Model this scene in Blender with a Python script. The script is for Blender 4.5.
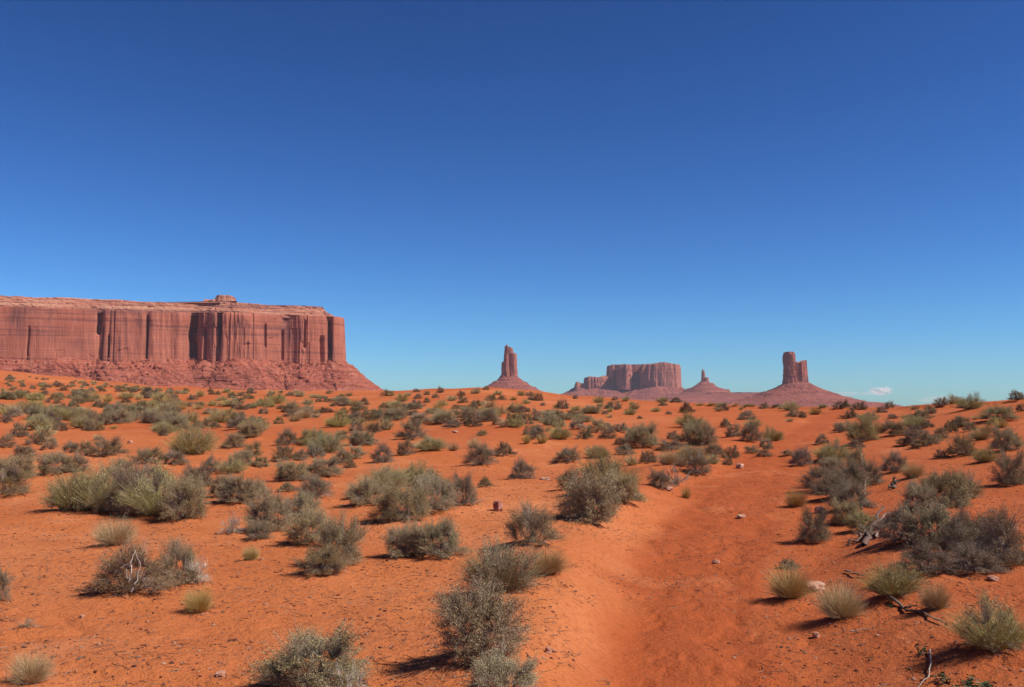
import bpy, math, random
import numpy as np
random.seed(7)
R = math.radians
for o in list(bpy.data.objects): bpy.data.objects.remove(o)
SC = bpy.context.scene
COL = SC.collection

# ------------------------------------------------------------------ camera, sky, sun, exposure
F = 983.0; CX = 512.0; CY = 343.5; ZC = 1.65; HOR = 408.0
PITCH = math.atan((HOR - CY) / F)
cam_d = bpy.data.cameras.new('camera'); cam = bpy.data.objects.new('camera', cam_d); COL.objects.link(cam)
cam.location = (0, 0, ZC); cam.rotation_euler = (R(90) + PITCH, 0, 0)
cam_d.sensor_width = 36; cam_d.lens = 36 * F / 1024; cam_d.clip_start = 0.05; cam_d.clip_end = 200000
SC.camera = cam

SUN_EL = R(49); SUN_AZ = R(107)        # azimuth clockwise from the view direction (+Y): to the right, a little behind
w = bpy.data.worlds.new('World'); SC.world = w; w.use_nodes = True
nt = w.node_tree; bg = nt.nodes['Background']
sky = nt.nodes.new('ShaderNodeTexSky'); sky.sky_type = 'NISHITA'; sky.sun_disc = False
sky.sun_elevation = SUN_EL; sky.sun_rotation = SUN_AZ
sky.altitude = 1700; sky.air_density = 1.0; sky.dust_density = 0.8; sky.ozone_density = 0.4
gam = nt.nodes.new('ShaderNodeGamma'); gam.inputs[1].default_value = 1.6
def _mul(a, col):
    m = nt.nodes.new('ShaderNodeMix'); m.data_type = 'RGBA'; m.blend_type = 'MULTIPLY'; m.inputs[0].default_value = 1
    nt.links.new(a, m.inputs[6]); m.inputs[7].default_value = (*col, 1); return m.outputs[2]
nt.links.new(_mul(sky.outputs[0], (.495, .495, .495)), gam.inputs[0])     # the deep, polarised blue of the photograph
nt.links.new(_mul(gam.outputs[0], (.335, .635, .965)), bg.inputs[0])
bg.inputs[1].default_value = 0.10
sl = bpy.data.lights.new('sun', 'SUN'); sun = bpy.data.objects.new('sun', sl); COL.objects.link(sun)
sl.energy = 5.0; sl.angle = R(0.5); sl.color = (1.0, 0.94, 0.85)
sun.rotation_euler = (R(90) - SUN_EL, 0, -SUN_AZ + R(180))
SC.view_settings.view_transform = 'Standard'; SC.view_settings.look = 'None'
SC.view_settings.gamma = 1; SC.view_settings.use_curve_mapping = False
SC.view_settings.exposure = 0.34
SC.render.engine = 'CYCLES'; SC.cycles.max_bounces = 6; SC.cycles.volume_bounces = 0; SC.cycles.transparent_max_bounces = 24

# ------------------------------------------------------------------ noise
def _h(ix, iy, iz, seed):
    n = (ix.astype(np.int64) * 374761393 + iy.astype(np.int64) * 668265263 + iz.astype(np.int64) * 2147483647 + seed * 1274126177) & 0xffffffff
    n = ((n ^ (n >> 13)) * 1274126177) & 0xffffffff
    n = ((n ^ (n >> 16)) * 2246822519) & 0xffffffff
    n = n ^ (n >> 13)
    return (n & 0xffffff) / float(0xffffff) * 2 - 1
def vn(x, y, z=None, seed=0):
    x = np.asarray(x, float); y = np.asarray(y, float) + 0 * x; x = x + 0 * y
    if z is None:
        ix = np.floor(x); iy = np.floor(y); fx = x - ix; fy = y - iy
        fx = fx * fx * fx * (fx * (fx * 6 - 15) + 10); fy = fy * fy * fy * (fy * (fy * 6 - 15) + 10)
        o = np.zeros_like(ix)
        a = _h(ix, iy, o, seed); b = _h(ix + 1, iy, o, seed); c = _h(ix, iy + 1, o, seed); d = _h(ix + 1, iy + 1, o, seed)
        return (a * (1 - fx) + b * fx) * (1 - fy) + (c * (1 - fx) + d * fx) * fy
    z = np.asarray(z, float) + 0 * x
    iz = np.floor(z); fz = z - iz; fz = fz * fz * (3 - 2 * fz)
    ix = np.floor(x); iy = np.floor(y); fx = x - ix; fy = y - iy
    fx = fx * fx * (3 - 2 * fx); fy = fy * fy * (3 - 2 * fy)
    def lay(k):
        a = _h(ix, iy, k, seed); b = _h(ix + 1, iy, k, seed); c = _h(ix, iy + 1, k, seed); d = _h(ix + 1, iy + 1, k, seed)
        return (a * (1 - fx) + b * fx) * (1 - fy) + (c * (1 - fx) + d * fx) * fy
    return lay(iz) * (1 - fz) + lay(iz + 1) * fz
def fbm(x, y, z=None, oct=4, seed=0, gain=0.5):
    t = 0; a = 1; f = 1; s = 0
    for k in range(oct):
        t = t + a * vn(x * f + 13.7 * k, y * f + 5.1 * k, None if z is None else z * f, seed + k); s += a; a *= gain; f *= 2.03
    return t / s

# ------------------------------------------------------------------ terrain height
def pa(px): return math.atan((px - CX) / F)
_T = [(0, 374, 170), (100, 384, 150), (200, 390, 125), (300, 391.5, 112), (345, 392.5, 108), (400, 391, 104), (450, 389.5, 100), (490, 389, 98),
      (520, 392, 96), (560, 396, 92), (620, 400, 88), (680, 404, 82), (740, 406.5, 76), (800, 408, 70), (860, 409, 64), (900, 409, 60),
      (940, 407, 56), (980, 404, 54), (1024, 401.5, 52)]
_az = np.array([-math.pi] + [pa(-250)] + [pa(t[0]) for t in _T] + [pa(1250)] + [math.pi])
_yc = np.array([400] + [362] + [t[1] for t in _T] + [398] + [400.])
_dc = np.array([70] + [200] + [t[2] for t in _T] + [48] + [70.])
_py = np.array([-50, 0, 5.8, 8.4, 10.7, 13.3, 18, 22, 28, 36, 44, 54, 64, 90])
_pxx = np.array([0.6, .85, 1.12, 1.55, 2.04, 2.79, 4.1, 5.3, 7.2, 10.2, 13.4, 17.4, 21.3, 32.])
_pw = np.array([.8, .8, .8, .85, .95, 1.1, 1.25, 1.25, 1.2, 1.15, 1.1, 1.0, .95, .9])
def smooth(a, b, t):
    t = np.clip((t - a) / (b - a), 0, 1); return t * t * (3 - 2 * t)
def path_s(x, y):
    return (x - np.interp(y, _py, _pxx)) / np.interp(y, _py, _pw)
def h0(x, y):
    x = np.asarray(x, float); y = np.asarray(y, float)
    r = np.hypot(x, y) + 1e-6; az = np.arctan2(x, y)
    yc = np.interp(az, _az, _yc); dc = np.interp(az, _az, _dc)
    hc = ZC + (HOR - yc) / F * dc * 0.985
    t = r / dc
    up = hc * np.power(np.clip(t, 0, 1), 1.55)
    g = hc * 1.55 / dc
    q = np.maximum(r - dc, 0)
    L = 0.12 * dc
    slope_end = -0.14
    roll = np.where(q < L, g * q + (slope_end - g) * q * q / (2 * L), g * L + (slope_end - g) * L / 2 + slope_end * (q - L))
    h = up + roll
    plain = -12 + 2.5 * fbm(x / 300, y / 300, oct=3, seed=50)
    k = 4.0
    h = np.where(t > 1, plain + k * np.log1p(np.exp(np.clip((h - plain) / k, -40, 40))), h)
    near = np.clip(r / 30, 0.12, 1) * (1 - smooth(1.3, 3, t))
    h = h + near * (0.30 * fbm(x / 14, y / 14, oct=2, seed=1) + 0.14 * fbm(x / 4.5, y / 4.5, oct=2, seed=4))
    # trodden wash with a bank on its left
    s = path_s(x, y); s = np.where(s > 0, s * .55, s) + .35 * fbm(x / 2.1, y / 2.6, oct=2, seed=14)
    dep = np.interp(y, [0, 8, 20, 35, 60, 90], [.20, .23, .18, .10, .03, 0]) * (1 - smooth(75, 95, y))
    h = h - dep * (1 - smooth(0.65, 1.5, np.abs(s)))
    h = h + 0.07 * np.exp(-((s + 1.75) / .5) ** 2) * (1 - smooth(20, 40, y))
    return h
def fine(x, y, r):
    a = 1 - smooth(25, 70, r)
    s = np.abs(path_s(x, y)); onp = 1 - smooth(.8, 1.3, s)
    f = 0.030 * fbm(x / 0.8, y / 0.8, oct=3, seed=9)
    so = path_s(x, y)
    for cen in (-.42, .38):
        f = f - 0.028 * np.exp(-((so - cen + .12 * fbm(x / 1.5, y / 1.5, oct=2, seed=61)) / .13) ** 2) * (.5 + .5 * vn(x / .7, y / .5, seed=62))
    f = f - 0.034 * onp * np.maximum(0, fbm(x / .33, y / .33, oct=2, seed=21) + .05)
    f = f - (1 - onp) * 0.012 * np.maximum(0, fbm(x / .22, y / .22, oct=2, seed=31) - .1)
    rid = 1 - np.abs(fbm(x / 1.3 + .4 * fbm(x, y, oct=2, seed=77), y / .45, oct=2, seed=41)) * 7
    f = f - 0.022 * np.clip(rid, 0, 1) * smooth(-.1, .35, fbm(x / 2.2, y / 2.2, oct=1, seed=43)) * (1 - onp)
    m = (r > 4) & (r < 24)
    if m.any():
        xm = x[m]; ym = y[m]; q = np.zeros_like(xm)
        for fx, fy, ca, sa in FEET:
            k = (np.abs(xm - fx) < .3) & (np.abs(ym - fy) < .3)
            if k.any():
                u = (xm[k] - fx) * ca + (ym[k] - fy) * sa; v_ = -(xm[k] - fx) * sa + (ym[k] - fy) * ca
                e = (u / .125) ** 2 + (v_ / .05) ** 2
                q[k] = np.minimum(q[k], -.011 * np.exp(-e ** 1.5) * (1 + .6 * vn(u * 30, v_ * 30, seed=5))) + .003 * np.exp(-(e - 1.9) ** 2 * 2)
        f = f.copy(); f[m] += q
    return f * a
def _feet():
    r_ = np.random.default_rng(12); L = []
    for k in range(210):
        yy = 5 + 17 * r_.random() ** 1.3; xx = float(np.interp(yy, _py, _pxx)) + r_.normal(0, .42)
        a_ = math.atan2(1, .3) + r_.normal(0, .35) + (math.pi if r_.random() < .5 else 0)
        L.append((xx, yy, math.cos(a_), math.sin(a_)))
    for k in range(0):
        yy = r_.uniform(6, 15); xx = r_.uniform(-.4, .1) * yy; a_ = r_.uniform(0, 6.28); L.append((xx, yy, math.cos(a_), math.sin(a_)))
    return L
FEET = _feet()
def pix_dir(px, py):
    v = np.array([(px - CX) / F, 1.0, -(py - CY) / F])
    c, s = math.cos(PITCH), math.sin(PITCH)
    return np.array([v[0], v[1] * c - v[2] * s, v[1] * s + v[2] * c])
_ts = np.geomspace(3.5, 420, 1800)
def hit(px, py):
    for k in range(14):
        d = pix_dir(px, py + k * .5)
        x = d[0] * _ts; y = d[1] * _ts; z = ZC + d[2] * _ts
        b = np.nonzero(h0(x, y) >= z)[0]
        if len(b):
            i = b[0]; return x[i], y[i], _ts[i]
    x = d[0] * 60; y = d[1] * 60
    return x, y, 60.

# ------------------------------------------------------------------ materials
def mat(name, rough=0.9, spec=0.2):
    m = bpy.data.materials.new(name); m.use_nodes = True
    b = m.node_tree.nodes['Principled BSDF']; b.inputs['Roughness'].default_value = rough
    b.inputs['Specular IOR Level'].default_value = spec
    return m, m.node_tree, b
class NB:
    def __init__(s, nt): s.nt = nt
    def n(s, t, **k):
        nd = s.nt.nodes.new(t)
        for a, v in k.items(): setattr(nd, a, v)
        return nd
    def l(s, a, b): s.nt.links.new(a, b)
    def noise(s, vec, scale, detail=4, rough=.55, dist=0):
        n = s.n('ShaderNodeTexNoise'); n.inputs['Scale'].default_value = scale; n.inputs['Detail'].default_value = detail
        n.inputs['Roughness'].default_value = rough; n.inputs['Distortion'].default_value = dist; s.l(vec, n.inputs['Vector']); return n.outputs['Fac']
    def map(s, vec, sc):
        m = s.n('ShaderNodeMapping'); m.inputs['Scale'].default_value = sc; s.l(vec, m.inputs['Vector']); return m.outputs[0]
    def ramp(s, f, stops):
        r = s.n('ShaderNodeValToRGB'); e = r.color_ramp.elements
        while len(e) < len(stops): e.new(.5)
        for i, (p, c) in enumerate(stops):
            e[i].position = p; e[i].color = (*c, 1) if len(c) == 3 else c
        s.l(f, r.inputs[0]); return r.outputs[0]
    def mix(s, fac, a, b, mode='MIX'):
        m = s.n('ShaderNodeMix', data_type='RGBA', blend_type=mode)
        for v, i in ((fac, 0), (a, 6), (b, 7)):
            if isinstance(v, (int, float)): m.inputs[i].default_value = v
            elif isinstance(v, tuple): m.inputs[i].default_value = (*v, 1)
            else: s.l(v, m.inputs[i])
        return m.outputs[2]
    def math(s, op, a, b=0.0):
        m = s.n('ShaderNodeMath', operation=op)
        for v, i in ((a, 0), (b, 1)):
            if isinstance(v, (int, float)): m.inputs[i].default_value = v
            else: s.l(v, m.inputs[i])
        return m.outputs[0]
def g(v): return (v, v, v)

# red sand
m_sand, nt_, bs = mat('red_sand', .95, .1); N = NB(nt_)
tc = N.n('ShaderNodeTexCoord'); P = tc.outputs['Object']
at_ = N.n('ShaderNodeAttribute', attribute_name='wear_redness'); wear_redness = at_.outputs['Fac']
big = N.noise(P, .11, 3); mid = N.noise(P, 1.3, 5, .6); fin = N.noise(P, 17, 5, .7); grit = N.noise(P, 90, 3, .7)
c = N.mix(N.ramp(big, [(.38, g(0)), (.62, g(1))]), (.45, .123, .039), (.60, .215, .084))
c = N.mix(N.ramp(mid, [(.35, g(0)), (.7, g(.75))]), c, (.46, .135, .040))
c = N.mix(wear_redness, c, (.37, .081, .023))
c = N.mix(N.ramp(fin, [(.34, g(.6)), (.50, g(0))]), c, (.30, .075, .028))
c = N.mix(N.ramp(grit, [(.60, g(0)), (.75, g(.35))]), c, (.62, .27, .15))
pale = N.math('MULTIPLY', N.ramp(N.noise(P, .55, 4, .65), [(.56, g(0)), (.72, g(.4))]), 1.0)
c = N.mix(pale, c, (.60, .235, .105))
N.l(c, bs.inputs['Base Color'])
bump = N.n('ShaderNodeBump'); bump.inputs['Strength'].default_value = 1; bump.inputs['Distance'].default_value = .045
hh = N.math('ADD', N.math('MULTIPLY', fin, .7), N.math('MULTIPLY', grit, .22))
hh = N.math('ADD', hh, N.math('MULTIPLY', N.noise(P, 5, 5, .65), .8))
N.l(hh, bump.inputs['Height']); N.l(bump.outputs[0], bs.inputs['Normal'])

def rock_mat(name, base, base2, dark, pale_c, kind, sc=1.0):
    m, nt_, bs = mat(name, .95, .1); N = NB(nt_)
    P = N.n('ShaderNodeTexCoord').outputs['Object']
    n1 = N.noise(N.map(P, (.012 * sc, .012 * sc, .012 * sc)), 1, 5, .6)
    c = N.mix(N.ramp(n1, [(.35, g(0)), (.65, g(1))]), base, base2)
    bands = N.noise(N.map(P, (.004 * sc, .004 * sc, .16 * sc)), 1, 4, .6, .3)
    if kind == 'cliff':
        st = N.noise(N.map(P, (.05 * sc, .05 * sc, .007 * sc)), 1, 4, .6, .6)
        pat = N.noise(N.map(P, (.016 * sc, .016 * sc, .012 * sc)), 1, 3, .55)
        f = N.math('MULTIPLY', N.ramp(st, [(.40, g(0)), (.60, g(.85))]), N.ramp(pat, [(.46, g(.05)), (.58, g(.95))]))
        c = N.mix(f, c, dark)
        c = N.mix(N.math('MULTIPLY', N.ramp(st, [(.25, g(.6)), (.42, g(0))]), N.ramp(pat, [(.4, g(1)), (.6, g(.25))])), c, pale_c)
        c = N.mix(N.ramp(bands, [(.38, g(.6)), (.46, g(0))]), c, dark)
        c = N.mix(N.ramp(bands, [(.56, g(0)), (.66, g(.22))]), c, pale_c)
    elif kind == 'talus':
        sp = N.noise(N.map(P, (.16 * sc, .16 * sc, .16 * sc)), 1, 5, .75)
        c = N.mix(N.ramp(bands, [(.40, g(.65)), (.56, g(0))]), c, dark)
        c = N.mix(N.ramp(sp, [(.50, g(0)), (.60, g(.7))]), c, pale_c)
        c = N.mix(N.ramp(sp, [(.38, g(.8)), (.46, g(0))]), c, dark)
        st = N.noise(N.map(P, (.05 * sc, .05 * sc, .012 * sc)), 1, 4, .6, 1.0)
        c = N.mix(N.ramp(st, [(.56, g(0)), (.68, g(.55))]), c, pale_c)
    else:
        c = N.mix(N.ramp(bands, [(.38, g(.9)), (.50, g(0))]), c, dark)
        c = N.mix(N.ramp(bands, [(.52, g(0)), (.66, g(.9))]), c, pale_c)
        sp = N.noise(N.map(P, (.10 * sc, .10 * sc, .15 * sc)), 1, 4, .7)
        c = N.mix(N.ramp(sp, [(.54, g(0)), (.64, g(.6))]), c, pale_c)
        c = N.mix(N.ramp(sp, [(.30, g(.6)), (.42, g(0))]), c, dark)
    N.l(c, bs.inputs['Base Color'])
    bp = N.n('ShaderNodeBump'); bp.inputs['Strength'].default_value = .7; bp.inputs['Distance'].default_value = 3.5 / sc
    bh = N.math('ADD', N.noise(N.map(P, (.12 * sc, .12 * sc, (.02 if kind == 'cliff' else .25) * sc)), 1, 6, .65), N.math('MULTIPLY', bands, .5))
    N.l(bh, bp.inputs['Height']); N.l(bp.outputs[0], bs.inputs['Normal'])
    return m
m_cliff = rock_mat('sandstone_cliff', (.35, .112, .066), (.40, .142, .086), (.155, .060, .052), (.52, .21, .13), 'cliff')
m_talus = rock_mat('talus_slope', (.28, .068, .038), (.31, .088, .049), (.155, .038, .026), (.38, .145, .095), 'talus')
m_cap = rock_mat('rim_ledges', (.34, .12, .075), (.41, .17, .11), (.16, .062, .05), (.43, .235, .145), 'cap')
m_cliff2 = rock_mat('far_sandstone_cliff', (.34, .118, .078), (.39, .145, .098), (.17, .066, .058), (.47, .21, .15), 'cliff', .8)
m_talus2 = rock_mat('far_talus_slope', (.225, .062, .043), (.265, .08, .055), (.115, .03, .026), (.32, .125, .088), 'talus', .7)

def veg_mat(name, cols, objvar=.35, rough=.85, trans=0.0):
    m, nt_, bs = mat(name, rough, .15); N = NB(nt_)
    ge = N.n('ShaderNodeNewGeometry'); oi = N.n('ShaderNodeObjectInfo')
    r = ge.outputs['Random Per Island']
    k = len(cols)
    c = N.ramp(r, [((i + .5) / k, cc) for i, cc in enumerate(cols)])
    hs = N.n('ShaderNodeHueSaturation'); N.l(c, hs.inputs['Color'])
    N.l(N.math('ADD', N.math('MULTIPLY', oi.outputs['Random'], objvar), 1 - objvar / 2), hs.inputs['Value'])
    N.l(N.math('ADD', N.math('MULTIPLY', N.math('FRACT', N.math('MULTIPLY', oi.outputs['Random'], 17.3)), .30), .82), hs.inputs['Saturation'])
    N.l(N.math('ADD', N.math('MULTIPLY', N.math('FRACT', N.math('MULTIPLY', oi.outputs['Random'], 7.7)), .03), .485), hs.inputs['Hue'])
    N.l(hs.outputs[0], bs.inputs['Base Color'])
    return m
m_sage = veg_mat('sagebrush_leaf', [(.25, .185, .085), (.42, .325, .16), (.32, .26, .105), (.55, .435, .24), (.17, .105, .05)])
m_dry = veg_mat('dry_green_blade', [(.34, .23, .09), (.27, .21, .08), (.42, .30, .13)])
m_dark = veg_mat('dark_brush_leaf', [(.14, .088, .045), (.24, .165, .085), (.175, .135, .055), (.38, .27, .15)])
m_green = veg_mat('green_broom_leaf', [(.30, .25, .085), (.43, .37, .14), (.22, .185, .065), (.52, .42, .21)])
m_straw = veg_mat('straw_grass_blade', [(.46, .30, .12), (.60, .42, .20), (.35, .225, .09), (.40, .28, .11)])
m_log = veg_mat('dark_dead_wood', [(.11, .07, .05), (.15, .10, .07)], 0)
m_gray = veg_mat('weathered_wood', [(.30, .21, .15), (.34, .25, .18)], 0)
m_wood = veg_mat('woody_stem', [(.16, .115, .08), (.27, .20, .15), (.42, .33, .26), (.19, .13, .09)])
m_pale = veg_mat('bleached_twig', [(.42, .35, .28), (.30, .24, .19), (.50, .44, .37)])
m_weed = veg_mat('green_weed_leaf', [(.05, .075, .028), (.085, .105, .04)])
m_litter = veg_mat('ground_litter', [(.13, .05, .03), (.22, .09, .05), (.08, .04, .03), (.34, .2, .13)], 0)
m_bould = rock_mat('loose_rock', (.30, .10, .065), (.36, .15, .10), (.17, .06, .05), (.45, .25, .19), 'talus', 60)
m_stone = rock_mat('pale_stone', (.42, .20, .13), (.48, .26, .18), (.30, .13, .08), (.55, .36, .27), 'talus', 60)

# ------------------------------------------------------------------ mesh helpers
def mk(name, V, Fq, mats, parent=None, smooth_=False, mi=None):
    me = bpy.data.meshes.new(name)
    V = np.asarray(V, np.float32); 
    if isinstance(Fq, np.ndarray): 
        n = Fq.shape[1]; me.vertices.add(len(V)); me.vertices.foreach_set('co', V.ravel())
        me.loops.add(Fq.size); me.polygons.add(len(Fq))
        me.loops.foreach_set('vertex_index', Fq.ravel().astype(np.int32))
        me.polygons.foreach_set('loop_start', np.arange(0, Fq.size, n, dtype=np.int32))
    else:
        me.from_pydata(V.tolist(), [], [list(map(int, f)) for f in Fq])
    for m in (mats if isinstance(mats, (list, tuple)) else [mats]): me.materials.append(m)
    if mi is not None: me.polygons.foreach_set('material_index', np.asarray(mi, np.int32))
    me.polygons.foreach_set('use_smooth', np.full(len(me.polygons), smooth_))
    me.update(calc_edges=True)
    o = bpy.data.objects.new(name, me); COL.objects.link(o)
    if parent: o.parent = parent
    return o
def empty(name, loc=(0, 0, 0), rz=0):
    o = bpy.data.objects.new(name, None); COL.objects.link(o); o.location = loc; o.rotation_euler = (0, 0, rz); o.empty_display_size = .2
    return o
def tag(o, label=None, cat=None, group=None, kind=None):
    if label: o['label'] = label
    if cat: o['category'] = cat
    if group: o['group'] = group
    if kind: o['kind'] = kind
    return o

# ------------------------------------------------------------------ plants list: pixel x, pixel y of the foot, width, height, kind
# S grey sage, D dark brush, G green broom, Y straw grass, X dead
DATA = """
6,449,16,13,D;24,461,22,13,D;72,454,20,11,D;86,456,14,14,S;108,459,34,18,D;56,477,32,20,S;77,475,24,18,D;148,467,32,15,D;175,467,26,14,D
122,478,26,16,D;150,488,40,20,D;195,490,30,22,D;212,474,22,16,D;233,475,26,17,G;242,468,22,14,S;241,432,28,12,D;250,440,24,14,S;234,449,20,14,S
252,457,18,14,D;261,468,14,10,S;285,463,22,15,D;299,462,14,11,D;325,456,34,20,G;315,459,18,12,D;342,466,22,14,D;356,460,18,12,S;287,446,20,15,D
312,446,28,14,S;342,441,14,9,S;362,447,26,14,S;292,484,34,20,S;322,480,40,18,S;287,493,18,8,D;315,502,32,21,D;350,469,10,8,D;198,489,30,18,D
222,500,24,20,S;240,507,44,26,S;258,500,20,15,S;231,535,26,20,X;258,541,24,16,D;301,524,34,28,S;382,465,22,18,D;404,457,18,15,D;430,454,32,14,G
453,452,13,9,Y;474,449,14,12,Y;481,468,30,20,D;505,457,18,13,D;522,481,26,21,D;485,488,12,9,D;352,500,18,12,Y;567,465,26,14,D;597,460,26,13,G
537,441,20,12,D;542,445,12,9,Y;560,441,20,12,G;570,491,26,20,D;636,503,12,10,D;633,445,20,14,S;608,440,16,10,D;625,457,20,10,D;620,446,12,7,D
632,467,16,12,Y;648,464,18,12,D;668,468,24,16,Y;681,470,16,14,Y;670,453,26,10,D;690,465,28,18,G;699,478,26,22,D;660,490,24,18,D;676,488,26,20,X
686,500,12,13,Y;713,458,20,12,D;690,429,26,14,G;695,447,30,22,S;706,447,22,20,S;672,440,12,8,D;716,455,14,8,D;731,459,16,12,D;728,466,10,8,D
713,465,14,10,G;751,444,24,18,D;773,442,20,14,G;765,448,12,8,D;726,428,10,8,D;733,438,16,12,D;753,428,16,9,G;747,420,18,9,D;822,445,12,9,D
801,468,22,18,D;832,464,36,20,G;856,470,20,18,S;846,528,30,24,S;862,534,28,18,S;868,540,28,14,X;895,475,26,20,D;913,481,26,16,Y;962,459,34,20,D
942,460,12,8,D;985,464,22,14,G;1006,453,28,22,S;920,515,34,28,S;965,502,30,26,G;862,444,28,22,S;875,436,14,18,Y;894,438,28,14,D;915,430,24,12,G
912,446,18,14,D;928,447,20,12,D;940,440,14,11,D;950,434,14,12,D;959,428,14,9,D;970,432,12,8,D;986,435,18,10,Y;1001,429,16,10,Y;1000,424,34,13,S
1022,412,12,7,D;1018,401,16,9,D;970,411,24,15,G;955,404,16,9,G;941,408,13,8,D;931,414,13,8,D;914,410,9,5,Y;889,409,9,6,D;920,417,6,4,G;893,419,10,5,D
975,420,8,5,Y;868,421,20,10,G;881,413,10,7,D;840,433,12,9,D;851,431,14,9,Y;856,450,16,8,D;764,409,8,6,D;776,408,9,3,D;791,411,16,9,G;795,417,14,7,D
803,418,7,6,D;815,415,14,8,Y;823,408,9,4,G;842,408,15,7,D;790,422,8,4,Y;626,402,7,5,G;663,402,12,5,G;676,402,11,5,D;634,410,12,8,G;663,406,9,4,D
687,413,13,10,D;656,412,9,5,G;723,411,11,7,D;700,406,10,3,Y;712,406,12,3,Y;722,406,12,3,G;735,407,8,3,Y;747,407,8,3,G;741,410,6,4,Y;640,419,5,3,D
486,390,6,4,D;498,395,9,4,G;491,401,11,6,D;502,400,7,5,D;521,396,8,5,G;537,401,12,8,D;529,396,8,4,D;526,404,8,5,G;562,409,12,9,D;599,403,12,7,G
575,399,6,4,D;615,400,6,3,D;527,412,9,5,D;482,405,8,4,G;487,423,24,12,S;500,414,14,8,G;483,414,12,7,S;512,412,9,7,S;537,421,12,12,D;555,418,22,8,S
573,417,16,6,D;591,414,20,8,G;610,412,6,4,G;610,418,8,4,Y;616,410,4,4,D;549,427,18,11,G;560,428,12,8,S;515,428,18,13,S;525,426,16,11,S;504,429,14,9,Y
549,432,9,6,Y;578,431,18,10,S;585,440,14,10,D;597,434,18,13,S;619,433,18,8,D;531,436,14,9,D;527,445,9,10,Y;389,396,13,6,D;408,396,8,4,G;417,392,8,3,D
427,395,7,4,D;441,393,7,6,D;402,402,12,8,G;418,399,8,5,D;427,403,7,5,D;435,398,7,4,D;452,401,11,5,G;462,396,8,5,D;476,394,9,6,G;442,406,11,6,G
463,403,9,5,D;474,410,8,9,D;354,406,14,6,G;364,405,9,7,D;386,408,12,5,S;396,408,14,6,G;411,410,20,6,S;433,414,16,6,S;459,409,14,4,D;343,418,16,8,S
368,422,18,10,D;379,417,16,9,S;394,421,20,11,S;403,416,18,9,G;420,425,22,9,S;442,425,22,13,G;461,418,16,9,S;470,417,14,9,S;452,429,16,8,D
466,427,16,8,D;477,427,10,8,D;337,429,24,13,G;326,413,16,5,D;357,433,14,9,D;374,434,12,9,D;386,431,15,12,G;411,441,28,18,D;328,402,10,4,D;337,401,10,5,G
166,411,16,9,G;174,398,9,4,D;184,394,8,4,G;193,400,9,5,D;200,397,8,6,G;211,392,6,3,D;218,395,6,4,D;251,394,9,6,D;252,399,5,3,D;280,402,14,6,S
281,393,6,3,G;291,396,9,4,D;300,397,10,6,G;315,398,14,4,G;180,406,16,6,G;196,407,18,5,D;212,406,10,6,G;222,401,12,5,G;228,407,18,8,G;237,404,14,7,S
247,409,5,5,D;260,406,12,5,G;269,407,9,4,S;261,402,5,3,D;292,409,16,8,G;308,405,11,6,G;280,409,6,4,D;319,402,6,5,D;293,417,16,8,D;311,418,17,11,S
279,424,9,7,S;263,414,9,6,D;241,417,9,6,D;210,414,14,6,S;191,422,17,13,G;175,414,5,3,D;166,429,24,13,S;178,429,16,10,S;163,437,10,8,D;198,430,12,8,D
208,428,14,9,S;216,429,10,6,D;3,399,14,8,G;10,400,10,7,D;20,399,16,8,S;23,387,6,4,D;33,389,6,4,D;36,401,18,9,G;44,395,8,4,D;48,403,5,4,D;56,400,12,7,S
57,404,7,5,D;57,387,10,4,D;63,391,8,4,D;76,399,16,8,S;78,404,14,7,D;80,392,9,4,G;91,393,11,5,D;93,402,13,7,S;97,407,11,6,D;108,402,14,8,Y;105,408,12,6,D
127,399,16,6,G;125,403,10,5,D;139,400,8,7,Y;150,397,6,4,D;142,407,12,6,D;150,409,12,8,G;112,417,18,11,S;122,415,20,12,S;135,412,10,7,D;134,420,14,8,S
145,422,10,6,Y;151,423,12,7,D;125,422,12,6,Y;105,425,17,12,D;3,411,10,7,D;22,410,14,8,S;14,418,14,10,S;5,424,13,8,D;30,414,14,8,D;42,413,12,7,D
55,421,22,12,G;61,432,14,9,D;71,416,14,9,D;83,416,16,9,G;92,418,12,7,D;90,432,12,11,D;63,408,6,5,D;20,438,17,13,D;39,432,24,16,G;45,438,16,12,G
37,446,18,12,D;50,451,13,12,S;97,441,9,6,Y;114,429,7,3,G
"""
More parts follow.
